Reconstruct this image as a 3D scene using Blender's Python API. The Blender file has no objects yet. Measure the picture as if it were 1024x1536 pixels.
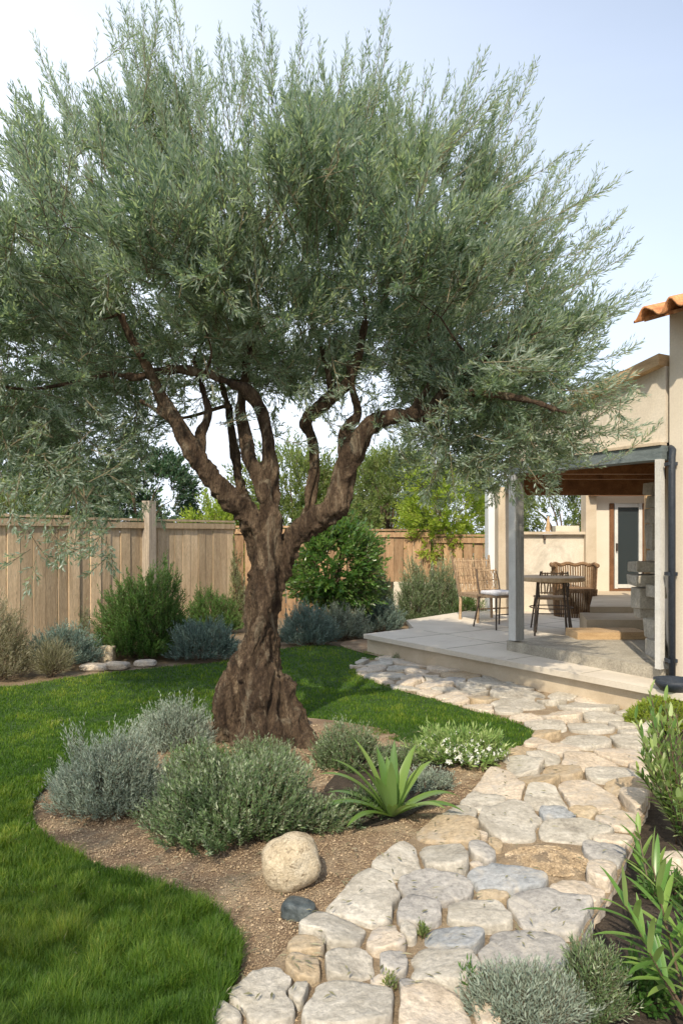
import bpy, bmesh, math, random
import numpy as np
from mathutils import Vector, noise as mn
from mathutils.geometry import delaunay_2d_cdt, tessellate_polygon
random.seed(7); R = np.random.default_rng(11)
S = bpy.context.scene; COL = S.collection
F, HZ, CX, CH = 1100.0, 800.0, 512.0, 1.55       # focal (px of a 1024x1536 frame), horizon row, centre column, eye height

def G(px, py, z=0.0):                            # a spot seen in the photo, on a level surface of height z
    d = (CH - z) * F / (py - HZ); return ((px - CX) / F * d, d)
def W(px, py, d): return ((px - CX) / F * d, d, CH + (HZ - py) / F * d)
def nrm(a): return a / np.maximum(np.linalg.norm(a, axis=-1, keepdims=True), 1e-9)

# ---------------------------------------------------------------- materials
def newmat(name):
    m = bpy.data.materials.new(name); m.use_nodes = True
    nt = m.node_tree; b = nt.nodes['Principled BSDF']; return m, nt, b
def N(nt, t, **k):
    n = nt.nodes.new(t)
    for a, v in k.items():
        if a in n.inputs.keys(): n.inputs[a].default_value = v
        else: setattr(n, a, v)
    return n
def ramp(nt, stops, fac):
    r = N(nt, 'ShaderNodeValToRGB'); e = r.color_ramp.elements
    while len(e) < len(stops): e.new(0.5)
    for q, (p, c) in zip(e, stops): q.position = p; q.color = (*c, 1)
    nt.links.new(fac, r.inputs[0]); return r.outputs[0]
def coords(nt, scale=(1, 1, 1), rand=False, kind='Object'):
    tc = N(nt, 'ShaderNodeTexCoord'); mp = N(nt, 'ShaderNodeMapping'); mp.inputs['Scale'].default_value = scale
    nt.links.new(tc.outputs[kind], mp.inputs[0])
    if rand:
        oi = N(nt, 'ShaderNodeObjectInfo'); mu = N(nt, 'ShaderNodeMath', operation='MULTIPLY'); mu.inputs[1].default_value = 37
        nt.links.new(oi.outputs['Random'], mu.inputs[0]); nt.links.new(mu.outputs[0], mp.inputs['Location'])
    return mp.outputs[0]
def noi(nt, vec, scale, detail=6, rough=.6, dist=0):
    n = N(nt, 'ShaderNodeTexNoise'); n.inputs['Scale'].default_value = scale; n.inputs['Detail'].default_value = detail
    n.inputs['Roughness'].default_value = rough; n.inputs['Distortion'].default_value = dist
    nt.links.new(vec, n.inputs['Vector']); return n.outputs['Fac']
def mixc(nt, a, b, f, mode='MIX'):
    m = N(nt, 'ShaderNodeMix', data_type='RGBA', blend_type=mode)
    for s, v in ((m.inputs[0], f), (m.inputs[6], a), (m.inputs[7], b)):
        if hasattr(v, 'is_linked') or isinstance(v, bpy.types.NodeSocket): nt.links.new(v, s)
        else: s.default_value = v if isinstance(v, (int, float)) else (*v, 1)
    return m.outputs[2]
def attr(nt, name='rnd'):
    a = N(nt, 'ShaderNodeAttribute', attribute_name=name); return a.outputs['Fac']
def bump(nt, b, h, strength=.5, dist=.01):
    n = N(nt, 'ShaderNodeBump'); n.inputs['Strength'].default_value = strength; n.inputs['Distance'].default_value = dist
    nt.links.new(h, n.inputs['Height']); nt.links.new(n.outputs[0], b.inputs['Normal'])

def surf(name, stops, scale=8, stretch=(1, 1, 1), rough=.85, bs=.5, bd=.01, fine=60, rand=False, spots=None, perface=0, fc=.3):
    m, nt, b = newmat(name); v = coords(nt, stretch, rand)
    c = ramp(nt, stops, noi(nt, v, scale, 8, .65, .4))
    f2 = noi(nt, v, fine, 6, .7)
    c = mixc(nt, c, ramp(nt, [(.3, (1 - fc,) * 3), (.7, (1 + fc,) * 3)], f2), 1.0, 'MULTIPLY')
    if spots:
        s = ramp(nt, [(spots[1], (0,) * 3), (spots[2], (1,) * 3)], noi(nt, v, spots[3], 5, .7, .8)); c = mixc(nt, c, spots[0], s)
    if perface:
        c = mixc(nt, c, ramp(nt, [(0, (1 - perface,) * 3), (1, (1 + perface,) * 3)], attr(nt)), 1.0, 'MULTIPLY')
    nt.links.new(c, b.inputs['Base Color']); b.inputs['Roughness'].default_value = rough
    b.inputs['Specular IOR Level'].default_value = .3
    mx = N(nt, 'ShaderNodeMath', operation='ADD'); nt.links.new(f2, mx.inputs[0]); nt.links.new(noi(nt, v, scale * 1.5, 5), mx.inputs[1])
    bump(nt, b, mx.outputs[0], bs, bd); return m

def leafmat(name, cols, back=None, trans=.35, tcol=None, rough=.5, spec=.35):
    m, nt, b = newmat(name)
    c = ramp(nt, [(i / (len(cols) - 1), q) for i, q in enumerate(cols)], attr(nt))
    if back:
        g = N(nt, 'ShaderNodeNewGeometry'); c = mixc(nt, c, back, g.outputs['Backfacing'])
    nt.links.new(c, b.inputs['Base Color']); b.inputs['Roughness'].default_value = rough; b.inputs['Specular IOR Level'].default_value = spec
    t = N(nt, 'ShaderNodeBsdfTranslucent'); tc = mixc(nt, c, tcol or (1.6, 1.7, .7), 1.0, 'MULTIPLY'); nt.links.new(tc, t.inputs[0])
    ms = N(nt, 'ShaderNodeMixShader'); ms.inputs[0].default_value = trans
    nt.links.new(b.outputs[0], ms.inputs[1]); nt.links.new(t.outputs[0], ms.inputs[2])
    nt.links.new(ms.outputs[0], nt.nodes['Material Output'].inputs[0]); return m

M = {}
M['olive'] = leafmat('olive_leaf', [(.075, .13, .10), (.125, .19, .15), (.20, .27, .215), (.38, .42, .24)], (.33, .40, .36), .48, (1.5, 1.6, .75), .40, .5)
M['bark'] = surf('bark', [(.30, (.022, .014, .009)), (.44, (.065, .042, .026)), (.57, (.13, .09, .057)), (.74, (.31, .24, .16))], 4.2, (3, 3, 1.1), .95, 1, .04, 30, spots=((.24, .20, .14), .56, .68, 3.2), fc=.6)
M['twig'] = surf('twig', [(.3, (.10, .085, .05)), (.7, (.22, .19, .12))], 10)
M['stem'] = surf('woody_stem', [(.3, (.07, .05, .03)), (.7, (.17, .12, .08))], 20)
M['silver'] = leafmat('silver_leaf', [(.16, .21, .17), (.25, .31, .25), (.40, .46, .38)], (.33, .38, .32), .25, (1.2, 1.3, .9), .55, .3)
M['rosemary'] = leafmat('rosemary_leaf', [(.05, .095, .035), (.095, .16, .06), (.17, .25, .11), (.55, .60, .44)], (.24, .29, .2), .25, (1.3, 1.4, .8), .5, .4)
M['blue'] = leafmat('blue_leaf', [(.10, .16, .145), (.16, .235, .20), (.26, .34, .29)], None, .2, (1.2, 1.3, 1))
M['green'] = leafmat('green_leaf', [(.035, .09, .02), (.065, .15, .03), (.12, .22, .05)], (.12, .19, .07), .3)
M['citrus'] = leafmat('citrus_leaf', [(.03, .08, .02), (.06, .14, .03), (.16, .26, .06)], (.13, .2, .07), .35, (1.8, 2, .6), .3, .6)
M['dark'] = leafmat('dark_leaf', [(.022, .055, .028), (.04, .085, .04), (.06, .12, .055)], None, .2)
M['yellow'] = leafmat('yellow_leaf', [(.17, .27, .04), (.28, .38, .06), (.42, .48, .09)], None, .5, (1.5, 1.5, .6))
M['lime'] = leafmat('lime_leaf', [(.10, .155, .05), (.17, .235, .08), (.30, .34, .14)], None, .45, (1.5, 1.5, .6))
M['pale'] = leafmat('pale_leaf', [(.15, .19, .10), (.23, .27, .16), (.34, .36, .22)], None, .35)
M['dry'] = leafmat('dry_leaf', [(.13, .13, .08), (.23, .22, .15), (.36, .34, .25)], None, .3)
M['white'] = leafmat('white_petal', [(.75, .76, .72), (.85, .86, .82)], None, .3, (1, 1, 1))
M['strap'] = leafmat('strap_leaf', [(.075, .155, .035), (.125, .22, .05), (.20, .30, .08)], (.16, .25, .08), .3, (1.5, 1.6, .6), .32, .5)
M['lance'] = leafmat('lance_leaf', [(.07, .17, .035), (.13, .25, .05), (.24, .35, .09)], (.22, .31, .11), .3, (1.5, 1.6, .6), .32, .5)
M['varieg'] = leafmat('pale_edged_leaf', [(.08, .17, .04), (.15, .26, .07), (.30, .40, .14), (.62, .68, .42)], (.3, .4, .16), .35, (1.4, 1.5, .7), .4, .4)
M['grass'] = leafmat('grass_blade', [(.035, .085, .012), (.07, .15, .02), (.15, .235, .035), (.34, .36, .08)], None, .42, (1.7, 1.7, .5), .45, .3)
M['lawn'] = surf('lawn_soil', [(.3, (.022, .045, .010)), (.7, (.05, .10, .018))], 6, fine=80)
M['ground'] = surf('earth', [(.3, (.15, .11, .07)), (.7, (.26, .20, .13))], 3)
M['mulch'] = surf('mulch', [(.25, (.17, .115, .07)), (.5, (.30, .21, .135)), (.75, (.42, .31, .205))], 4, bs=1, bd=.02, fine=90, spots=((.48, .39, .27), .5, .68, 3))
M['grit'] = surf('grit', [(.2, (.25, .18, .11)), (.5, (.38, .29, .185)), (.8, (.52, .43, .31))], 9, perface=.35)
M['sand'] = surf('joint_sand', [(.3, (.26, .19, .12)), (.7, (.44, .35, .24))], 7, bs=1, bd=.015, fine=120)
M['soil'] = surf('soil', [(.3, (.035, .028, .022)), (.7, (.11, .085, .062))], 9, bs=1, bd=.03, fine=60, spots=((.22, .19, .15), .6, .7, 35))
def stone(name, a, b_, c, sp=(.6, .57, .5)):
    return surf(name, [(.25, a), (.5, b_), (.75, c)], 4.5, rand=True, rough=.85, bs=.7, bd=.014, fine=42, spots=(sp, .5, .7, 6), fc=.34)
M['s_pale'] = stone('stone_pale', (.26, .235, .195), (.41, .38, .32), (.52, .485, .42), (.58, .55, .48))
M['s_white'] = stone('stone_white', (.29, .265, .22), (.45, .42, .36), (.57, .54, .475), (.36, .33, .27))
M['s_grey'] = stone('stone_grey', (.24, .23, .22), (.36, .345, .32), (.46, .44, .41), (.54, .50, .43))
M['s_blue'] = stone('stone_blue', (.22, .235, .245), (.32, .335, .345), (.41, .415, .41), (.48, .44, .37))
M['s_tan'] = stone('stone_tan', (.29, .22, .14), (.41, .325, .215), (.50, .42, .30), (.40, .35, .28))
M['s_beige'] = stone('stone_beige', (.40, .33, .25), (.54, .46, .36), (.63, .56, .46), (.42, .39, .35))
M['boulder'] = surf('boulder', [(.3, (.38, .30, .19)), (.5, (.52, .44, .31)), (.7, (.62, .56, .44))], 6, bs=.8, bd=.012, fine=90, spots=((.20, .155, .10), .52, .66, 34))
M['darkrock'] = surf('dark_rock', [(.35, (.03, .04, .045)), (.6, (.10, .12, .125)), (.75, (.3, .33, .33))], 12, rough=.4)
M['fence'] = surf('fence_wood', [(.25, (.37, .27, .165)), (.5, (.53, .405, .26)), (.75, (.64, .51, .35))], 5, (2.5, 2.5, .35), .85, .8, .012, 45, spots=((.17, .115, .075), .64, .72, 6), perface=.3)
M['fence2'] = surf('cedar_wood', [(.25, (.22, .13, .07)), (.5, (.36, .23, .13)), (.75, (.47, .33, .2))], 5, (2.5, 2.5, .35), .85, .5, .006, 50, perface=.3)
M['post'] = surf('grey_post_wood', [(.25, (.17, .175, .165)), (.5, (.28, .285, .265)), (.75, (.40, .40, .37))], 6, (6, 6, .35), .85, .8, .01, 60)
M['fencepost'] = surf('fence_post_wood', [(.25, (.24, .205, .165)), (.5, (.36, .31, .25)), (.75, (.50, .42, .32))], 5, (5, 5, .4), .85, .8, .01, 50)
M['stucco'] = surf('stucco', [(.25, (.52, .46, .37)), (.5, (.64, .58, .48)), (.75, (.72, .67, .58))], 1.6, bs=.35, bd=.006, spots=((.40, .36, .29), .50, .70, 1.6), fc=.12)
M['cream'] = surf('cream_render', [(.25, (.60, .54, .44)), (.75, (.69, .63, .53))], 1.5, bs=.25, bd=.004, fc=.07)
M['whitewall'] = surf('white_render', [(.25, (.66, .69, .70)), (.75, (.76, .78, .78))], 2, bs=.2, bd=.004, fc=.07)
M['patio'] = surf('patio_stone', [(.25, (.49, .44, .36)), (.5, (.59, .535, .45)), (.75, (.66, .61, .52))], 1.3, bs=.15, bd=.003, fine=40, spots=((.42, .37, .31), .62, .74, 1.6), perface=.06, fc=.07)
M['riser'] = surf('riser_stone', [(.25, (.42, .34, .24)), (.75, (.60, .52, .40))], 2.5, bs=.4, bd=.006, fc=.07)
M['kerb'] = surf('kerb_stone', [(.25, (.24, .22, .18)), (.75, (.48, .44, .36))], 5, bs=.7, bd=.01)
M['timber'] = surf('gold_timber', [(.25, (.34, .22, .11)), (.75, (.56, .40, .23))], 5, (1, 1, 6), .7, .4, .005)
M['brownwood'] = surf('brown_timber', [(.25, (.13, .055, .022)), (.5, (.26, .12, .05)), (.75, (.38, .2, .09))], 5, (1, 5, 1), .6, .4, .005, perface=.2)
M['bluebeam'] = surf('blue_beam', [(.25, (.09, .115, .12)), (.75, (.21, .25, .26))], 6, (1, 1, 5), .7, .5, .006)
M['trim'] = surf('trim_paint', [(.25, (.50, .50, .48)), (.75, (.66, .66, .63))], 5, fc=.07)
M['pipe'] = surf('pipe_paint', [(.25, (.018, .025, .038)), (.75, (.04, .05, .065))], 8, rough=.45)
M['tile'] = surf('clay_tile', [(.25, (.36, .14, .06)), (.5, (.55, .25, .11)), (.75, (.68, .38, .20))], 6, bs=.5, bd=.006, spots=((.30, .16, .09), .6, .7, 9), perface=.2)
M['wicker'] = surf('wicker', [(.25, (.24, .16, .095)), (.75, (.46, .34, .22))], 20, perface=.4)
M['wicker2'] = surf('brown_wicker', [(.25, (.09, .05, .025)), (.75, (.24, .15, .08))], 20, perface=.4)
M['tabletop'] = surf('table_wood', [(.25, (.42, .29, .16)), (.75, (.62, .47, .30))], 6, (1, 6, 1), .6, .3, .003)
M['metal'] = surf('rusty_metal', [(.25, (.04, .03, .025)), (.75, (.10, .075, .055))], 20, rough=.5)
M['cushion'] = surf('cushion_cloth', [(.25, (.50, .50, .52)), (.75, (.66, .66, .68))], 10)
M['doorwood'] = surf('door_wood', [(.25, (.12, .055, .025)), (.75, (.22, .11, .055))], 8)
m, nt, b = newmat('door_glass'); b.inputs['Base Color'].default_value = (.03, .04, .045, 1); b.inputs['Roughness'].default_value = .06; M['glass'] = m

# ---------------------------------------------------------------- mesh helpers
def meta(o, label=None, cat=None, group=None, kind=None):
    if label: o['label'] = label
    if cat: o['category'] = cat
    if group: o['group'] = group
    if kind: o['kind'] = kind
    return o
class MB:
    def __init__(s): s.V = []; s.Q = []; s.n = 0; s.r = []; s.m = []
    def arr(s, V, Fc, rnd=None, mi=0):
        V = np.asarray(V, float).reshape(-1, 3); Fc = np.asarray(Fc, int)
        s.V.append(V); s.Q.append(Fc + s.n); s.n += len(V)
        s.r.append(np.full(len(Fc), R.random()) if rnd is None else np.broadcast_to(rnd, (len(Fc),)))
        s.m.append(np.full(len(Fc), mi)); return s
    def box(s, c, size, rz=0, rnd=None, mi=0, rx=0, ry=0, taper=1, jit=0):
        v = np.array([[x, y, z] for z in (-.5, .5) for y in (-.5, .5) for x in (-.5, .5)]) * np.array(size)
        if taper != 1: v[4:, :2] *= taper
        if jit: v += R.normal(0, jit, v.shape)
        if rx: v = v @ np.array([[1, 0, 0], [0, math.cos(rx), math.sin(rx)], [0, -math.sin(rx), math.cos(rx)]])
        if ry: v = v @ np.array([[math.cos(ry), 0, -math.sin(ry)], [0, 1, 0], [math.sin(ry), 0, math.cos(ry)]])
        cz, sz = math.cos(rz), math.sin(rz); v = v @ np.array([[cz, sz, 0], [-sz, cz, 0], [0, 0, 1]]) + np.array(c)
        return s.arr(v, [[0, 2, 3, 1], [4, 5, 7, 6], [0, 1, 5, 4], [2, 6, 7, 3], [0, 4, 6, 2], [1, 3, 7, 5]], rnd, mi)
    def prism(s, poly, z0, z1, rnd=None, mi=0):           # poly ccw; z0/z1 number or list
        n = len(poly); z0 = np.broadcast_to(z0, (n,)); z1 = np.broadcast_to(z1, (n,))
        V = [(x, y, a) for (x, y), a in zip(poly, z0)] + [(x, y, a) for (x, y), a in zip(poly, z1)]
        s.arr(V, [[i, (i + 1) % n, (i + 1) % n + n, i + n] for i in range(n)], rnd, mi)
        tr = tessellate_polygon([[Vector((x, y, 0)) for x, y in poly]])
        T = np.array([[a, b_, c, c] for a, b_, c in tr]); P2 = np.array(poly)
        for k, (a, b_, c, _) in enumerate(T):
            if np.cross(P2[b_] - P2[a], P2[c] - P2[a]) < 0: T[k] = [a, c, b_, b_]
        s.arr(V[n:], T, rnd, mi); s.arr(V[:n], T[:, [1, 0, 2, 2]], rnd, mi)
        return s
    def tube(s, P, rad, sides=8, rnd=None, mi=0, cap=True):
        P = np.asarray(P, float); n = len(P); rad = np.broadcast_to(rad, (n,))
        T = nrm(np.gradient(P, axis=0)); ref = np.array([.31, .17, .93]) if abs(T[0][2]) < .8 else np.array([1, .1, 0])
        A = nrm(np.cross(T, ref)); 
        for i in range(1, n):
            a = A[i - 1] - T[i] * np.dot(A[i - 1], T[i]); A[i] = a / max(np.linalg.norm(a), 1e-9)
        B = np.cross(T, A); th = np.linspace(0, 2 * np.pi, sides, endpoint=False)
        V = P[:, None] + rad[:, None, None] * (A[:, None] * np.cos(th)[None, :, None] + B[:, None] * np.sin(th)[None, :, None])
        Q = [[i * sides + j, i * sides + (j + 1) % sides, (i + 1) * sides + (j + 1) % sides, (i + 1) * sides + j] for i in range(n - 1) for j in range(sides)]
        V = V.reshape(-1, 3)
        if cap:
            V = np.vstack([V, P[0], P[-1]]); a, b_ = n * sides, n * sides + 1
            for j in range(0, sides, 2):
                Q.append([a, (j + 2) % sides, (j + 1) % sides, j]); o = (n - 1) * sides; Q.append([b_, o + j, o + (j + 1) % sides, o + (j + 2) % sides])
        return s.arr(V, Q, rnd, mi)
    def build(s, name, mats, parent=None, smooth=False, origin=None):
        V = np.vstack(s.V); rr = np.concatenate(s.r); mm = np.concatenate(s.m)
        K = [np.asarray(q) for q in s.Q]; Q = np.vstack(K)
        org = np.array(origin, float) if origin is not None else np.zeros(3); V = V - org
        tri = Q[:, 2] == Q[:, 3]; tot = np.where(tri, 3, 4)
        loops = Q.reshape(-1)[(np.stack([np.ones(len(Q), bool)] * 3 + [~tri], 1)).reshape(-1)]
        me = bpy.data.meshes.new(name); me.vertices.add(len(V)); me.vertices.foreach_set('co', V.astype(np.float32).ravel())
        me.loops.add(len(loops)); me.loops.foreach_set('vertex_index', loops.astype(np.int32))
        me.polygons.add(len(Q)); me.polygons.foreach_set('loop_start', np.concatenate([[0], np.cumsum(tot)[:-1]]).astype(np.int32))
        me.polygons.foreach_set('material_index', mm.astype(np.int32)); me.polygons.foreach_set('use_smooth', np.full(len(Q), smooth))
        a = me.attributes.new('rnd', 'FLOAT', 'FACE'); a.data.foreach_set('value', rr.astype(np.float32))
        me.update(calc_edges=True)
        for q in (mats if isinstance(mats, (list, tuple)) else [mats]): me.materials.append(M[q])
        o = bpy.data.objects.new(name, me); COL.objects.link(o)
        if parent: o.parent = parent; o.location = Vector(org) - (parent.location if parent.type == 'EMPTY' or True else Vector())
        else: o.location = org
        if parent and parent.parent: o.location = o.location - parent.parent.location
        return o
def empty(name, loc, label, cat, group=None):
    o = bpy.data.objects.new(name, None); o.location = (*loc, 0) if len(loc) == 2 else loc; o.empty_display_size = .1
    COL.objects.link(o); return meta(o, label, cat, group)
def catmull(P, k=6):
    P = np.asarray(P, float); Pe = np.vstack([2 * P[0] - P[1], P, 2 * P[-1] - P[-2]]); out = []
    for i in range(1, len(Pe) - 2):
        for t in np.linspace(0, 1, k, endpoint=False):
            a, b_, c, d = Pe[i - 1:i + 3]
            out.append(.5 * (2 * b_ + (c - a) * t + (2 * a - 5 * b_ + 4 * c - d) * t ** 2 + (3 * b_ - a - 3 * c + d) * t ** 3))
    out.append(P[-1]); return np.array(out)
def inpoly(P, poly):
    x, y = P[:, 0], P[:, 1]; r = np.zeros(len(P), bool); n = len(poly)
    for i in range(n):
        (x1, y1), (x2, y2) = poly[i], poly[i - 1]
        if y1 == y2: continue
        c = ((y1 > y) != (y2 > y)) & (x < (x2 - x1) * (y - y1) / (y2 - y1) + x1); r ^= c
    return r
def smoothpoly(p, it=2):
    p = np.array(p, float)
    for _ in range(it):
        q = np.roll(p, -1, 0); p = np.stack([p * .75 + q * .25, p * .25 + q * .75], 1).reshape(-1, 2)
    return p
def sheet(name, poly, res, zf, mat, kind='structure'):
    poly = np.asarray(poly); lo, hi = poly.min(0), poly.max(0)
    g = np.stack(np.meshgrid(np.arange(lo[0], hi[0], res), np.arange(lo[1], hi[1], res)), -1).reshape(-1, 2)
    g += R.uniform(-.25, .25, g.shape) * res; g = g[inpoly(g, poly)]
    pts = [Vector(p) for p in poly] + [Vector(p) for p in g]
    vs, es, fs, *_ = delaunay_2d_cdt(pts, [], [list(range(len(poly)))], 1, 1e-5)
    b = MB(); V = np.array([(v.x, v.y, zf(v.x, v.y)) for v in vs])
    Q = [list(f) + [f[-1]] for f in fs]
    b.arr(V, Q, R.random(len(Q))); o = b.build(name, mat, smooth=True); meta(o, kind=kind); return o
def leaves(P, D, L, Wd, roll=None, curve=.0):
    """one folded kite-shaped leaf per row"""
    n = len(P); L = np.broadcast_to(L, (n,))[:, None]; Wd = np.broadcast_to(Wd, (n,))[:, None]
    rv = nrm(R.normal(size=(n, 3))) if roll is None else roll
    Sd = nrm(np.cross(D, rv)); U = np.cross(Sd, D)
    mid = P + D * L * .45 + U * L * curve
    V = np.stack([P, mid - Sd * Wd / 2 + U * Wd * .15, P + D * L, mid + Sd * Wd / 2 + U * Wd * .15], 1).reshape(-1, 3)
    return V, np.arange(4 * n).reshape(n, 4)
def shoots(b, B, D, ln, nl, lL, lW, alpha=.7, bend=.25, mi=0, smi=1, stem=.0018, rnd=None, var=.35, up=(0, 0, 1)):
    """leafy shoots: B bases, D directions; leaves set spirally round curved stems"""
    n = len(B); ln = np.broadcast_to(ln, (n,)); t = np.linspace(.12, 1, nl)[None, :] + R.uniform(-.03, .03, (n, nl))
    up = np.array(up, float)
    pos = B[:, None] + D[:, None] * (ln[:, None] * t)[..., None] + up * (bend * ln[:, None] * t ** 2)[..., None]
    T = nrm(D[:, None] + up * (2 * bend * t)[..., None])
    A = nrm(np.cross(T, np.array([.3, .5, .8]))); C = np.cross(T, A)
    ph = np.arange(nl)[None, :] * 2.4 + R.uniform(0, 6.28, (n, 1)) + R.normal(0, .3, (n, nl))
    rad = A * np.cos(ph)[..., None] + C * np.sin(ph)[..., None]
    al = (alpha * (1.15 - .55 * t))[..., None] + R.normal(0, .12, (n, nl, 1))
    LD = nrm(T * np.cos(al) + rad * np.sin(al))
    sz = (R.uniform(1 - var, 1 + var, (n, nl)) * (1.1 - .4 * np.abs(t - .45))).reshape(-1)
    rn = (R.random(n) if rnd is None else rnd)[:, None] * .65 + R.random((n, nl)) * .35
    roll = nrm((T + R.normal(0, .35, T.shape))).reshape(-1, 3)
    V, Q = leaves(pos.reshape(-1, 3), LD.reshape(-1, 3), lL * sz, lW * sz, -roll, -.04)
    b.arr(V, Q, np.clip(rn.reshape(-1), 0, 1), mi)
    if stem:
        p0, p1, p2 = B, B + D * (ln * .5)[:, None] + up * (bend * ln * .25)[:, None], B + D * ln[:, None] + up * (bend * ln)[:, None]
        a = nrm(np.cross(D, np.array([.2, .9, .3]))); c = np.cross(D, a)
        rings = []
        for p, s_ in ((p0, 1.), (p1, .75), (p2, .3)):
            for k in range(3):
                an = k * 2.094; rings.append(p + (a * math.cos(an) + c * math.sin(an)) * stem * s_)
        V = np.stack(rings, 1).reshape(-1, 3); base = (np.arange(n) * 9)[:, None, None]
        q = np.array([[r * 3 + k, r * 3 + (k + 1) % 3, r * 3 + 3 + (k + 1) % 3, r * 3 + 3 + k] for r in range(2) for k in range(3)])
        b.arr(V, (q[None] + base).reshape(-1, 4), .5, smi)

# ---------------------------------------------------------------- sun, sky, camera
cam = bpy.data.objects.new('camera', bpy.data.cameras.new('camera')); COL.objects.link(cam); S.camera = cam
cam.location = (0, 0, CH); cam.rotation_euler = (math.pi / 2, 0, 0)
cam.data.sensor_fit = 'VERTICAL'; cam.data.sensor_height = 36; cam.data.lens = F / 1536 * 36; cam.data.shift_y = (HZ - 768) / 1536
cam.data.clip_end = 2000; cam.data.clip_start = .02
SUN = np.array([-.17, -.78, .70]); SUN /= np.linalg.norm(SUN)
sl = bpy.data.lights.new('sun', 'SUN'); sl.energy = 3.5; sl.angle = math.radians(.6); sl.color = (1, .87, .68)
so = bpy.data.objects.new('sun', sl); COL.objects.link(so); so.rotation_euler = Vector(-SUN).to_track_quat('-Z', 'Y').to_euler(); so.location = (0, -5, 12)
w = bpy.data.worlds.new('World'); S.world = w; w.use_nodes = True; nt = w.node_tree; bg = nt.nodes['Background']
sky = N(nt, 'ShaderNodeTexSky', sky_type='NISHITA', sun_disc=False); sky.sun_elevation = math.asin(SUN[2]); sky.sun_rotation = math.atan2(SUN[0], SUN[1])
sky.air_density = 1.0; sky.dust_density = 2.5; sky.ozone_density = 1.0; sky.altitude = 50
tc = N(nt, 'ShaderNodeTexCoord'); sp = N(nt, 'ShaderNodeSeparateXYZ'); nt.links.new(tc.outputs['Generated'], sp.inputs[0])
# thin bright veil of high cloud, thicker low down and to the left
ml = N(nt, 'ShaderNodeMath', operation='MULTIPLY_ADD'); nt.links.new(sp.outputs['X'], ml.inputs[0]); ml.inputs[1].default_value = -.65; ml.inputs[2].default_value = .98
m2 = N(nt, 'ShaderNodeMath', operation='MULTIPLY_ADD', use_clamp=True); nt.links.new(sp.outputs['Z'], m2.inputs[0]); m2.inputs[1].default_value = -.78; nt.links.new(ml.outputs[0], m2.inputs[2])
nn = noi(nt, coords(nt, (1, 1, 2.5), kind='Generated'), 1.6, 5, .55, .6)
m3 = N(nt, 'ShaderNodeMath', operation='MULTIPLY_ADD', use_clamp=True); nt.links.new(nn, m3.inputs[0]); m3.inputs[1].default_value = .16; nt.links.new(m2.outputs[0], m3.inputs[2])
m4 = N(nt, 'ShaderNodeMath', operation='SUBTRACT', use_clamp=True); nt.links.new(m3.outputs[0], m4.inputs[0]); m4.inputs[1].default_value = .02
skc = mixc(nt, sky.outputs[0], (5.6, 6.1, 6.9), m4.outputs[0])
nt.links.new(skc, bg.inputs[0]); bg.inputs[1].default_value = .15
S.view_settings.view_transform = 'Standard'; S.view_settings.look = 'None'; S.view_settings.exposure = .52
S.render.engine = 'CYCLES'; S.cycles.max_bounces = 8; S.cycles.transparent_max_bounces = 4
S.render.resolution_x = 682; S.render.resolution_y = 1024

# ---------------------------------------------------------------- ground, lawn, beds, path
LAWN = [G(*p) for p in [(345, 1500), (368, 1430), (345, 1385), (280, 1347), (200, 1318), (120, 1292), (65, 1258), (44, 1218), (62, 1185), (110, 1150), (200, 1112), (300, 1095), (400, 1090), (500, 1097), (590, 1112), (640, 1118), (700, 1128), (755, 1128), (797, 1113), (806, 1098), (775, 1082), (700, 1062), (640, 1045), (580, 1028), (540, 1013), (529, 1003), (540, 993), (590, 986), (540, 977), (500, 967), (430, 970), (350, 992), (250, 1000), (150, 1010), (80, 1020), (0, 1034)]]
LAWN += [(-5.6, 7.6), (-6, 4), (-6, 1.2), (-.3, 1.2), G(312, 1560)]
LAWN = smoothpoly(LAWN, 2)
PATH = [G(*p) for p in [(350, 1490), (415, 1440), (445, 1400), (495, 1360), (530, 1325), (575, 1290), (640, 1240), (680, 1215), (715, 1180), (745, 1145), (790, 1114), (803, 1098), (772, 1084), (700, 1064), (640, 1047), (580, 1031), (540, 1016), (527, 1003), (540, 990), (590, 983), (632, 983), (940, 1050), (985, 1068), (990, 1130), (982, 1180), (965, 1230), (940, 1290), (915, 1345), (880, 1390), (858, 1440), (845, 1490), (720, 1560)]]
PATH += [(.25, 1.5), (-.55, 1.5), G(310, 1545)]
PATHS = smoothpoly(PATH, 1)
BED = smoothpoly([G(*p) for p in [(230, 1560), (300, 1490), (330, 1430), (310, 1370), (220, 1325), (80, 1270), (10, 1225), (25, 1165), (100, 1125), (250, 1085), (400, 1075), (520, 1085), (650, 1105), (760, 1112), (800, 1095), (830, 1120), (790, 1180), (700, 1260), (600, 1340), (500, 1420), (450, 1500), (400, 1545)]], 2)
TB = G(395, 1118)     # foot of the olive tree
def mn2(x, y, z=0): return mn.noise(Vector((x, y, z)))
def zbed(x, y):
    d = math.hypot(x - TB[0], y - TB[1]); e = 1.0 if d < .5 else max(0, 1 - (d - .5) / 1.1)
    return -.012 + .07 * e * e + .006 * mn2(x * 6, y * 6) + .004 * mn2(x * 22, y * 22)
gx = np.concatenate([-np.geomspace(600, 6, 14), np.linspace(-5, 5, 40), np.geomspace(6, 600, 14)])
gy = np.concatenate([-np.geomspace(600, 4, 14) + 2, np.linspace(0, 14, 50), 14 + np.geomspace(2, 600, 14)])
gg = np.stack(np.meshgrid(gx, gy), -1); nx, ny = len(gx), len(gy)
V = np.array([(x, y, -.14 + (.02 * mn2(x * 2, y * 2))) for x, y in gg.reshape(-1, 2)])
Q = [[j * nx + i, j * nx + i + 1, (j + 1) * nx + i + 1, (j + 1) * nx + i] for j in range(ny - 1) for i in range(nx - 1)]
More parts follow.
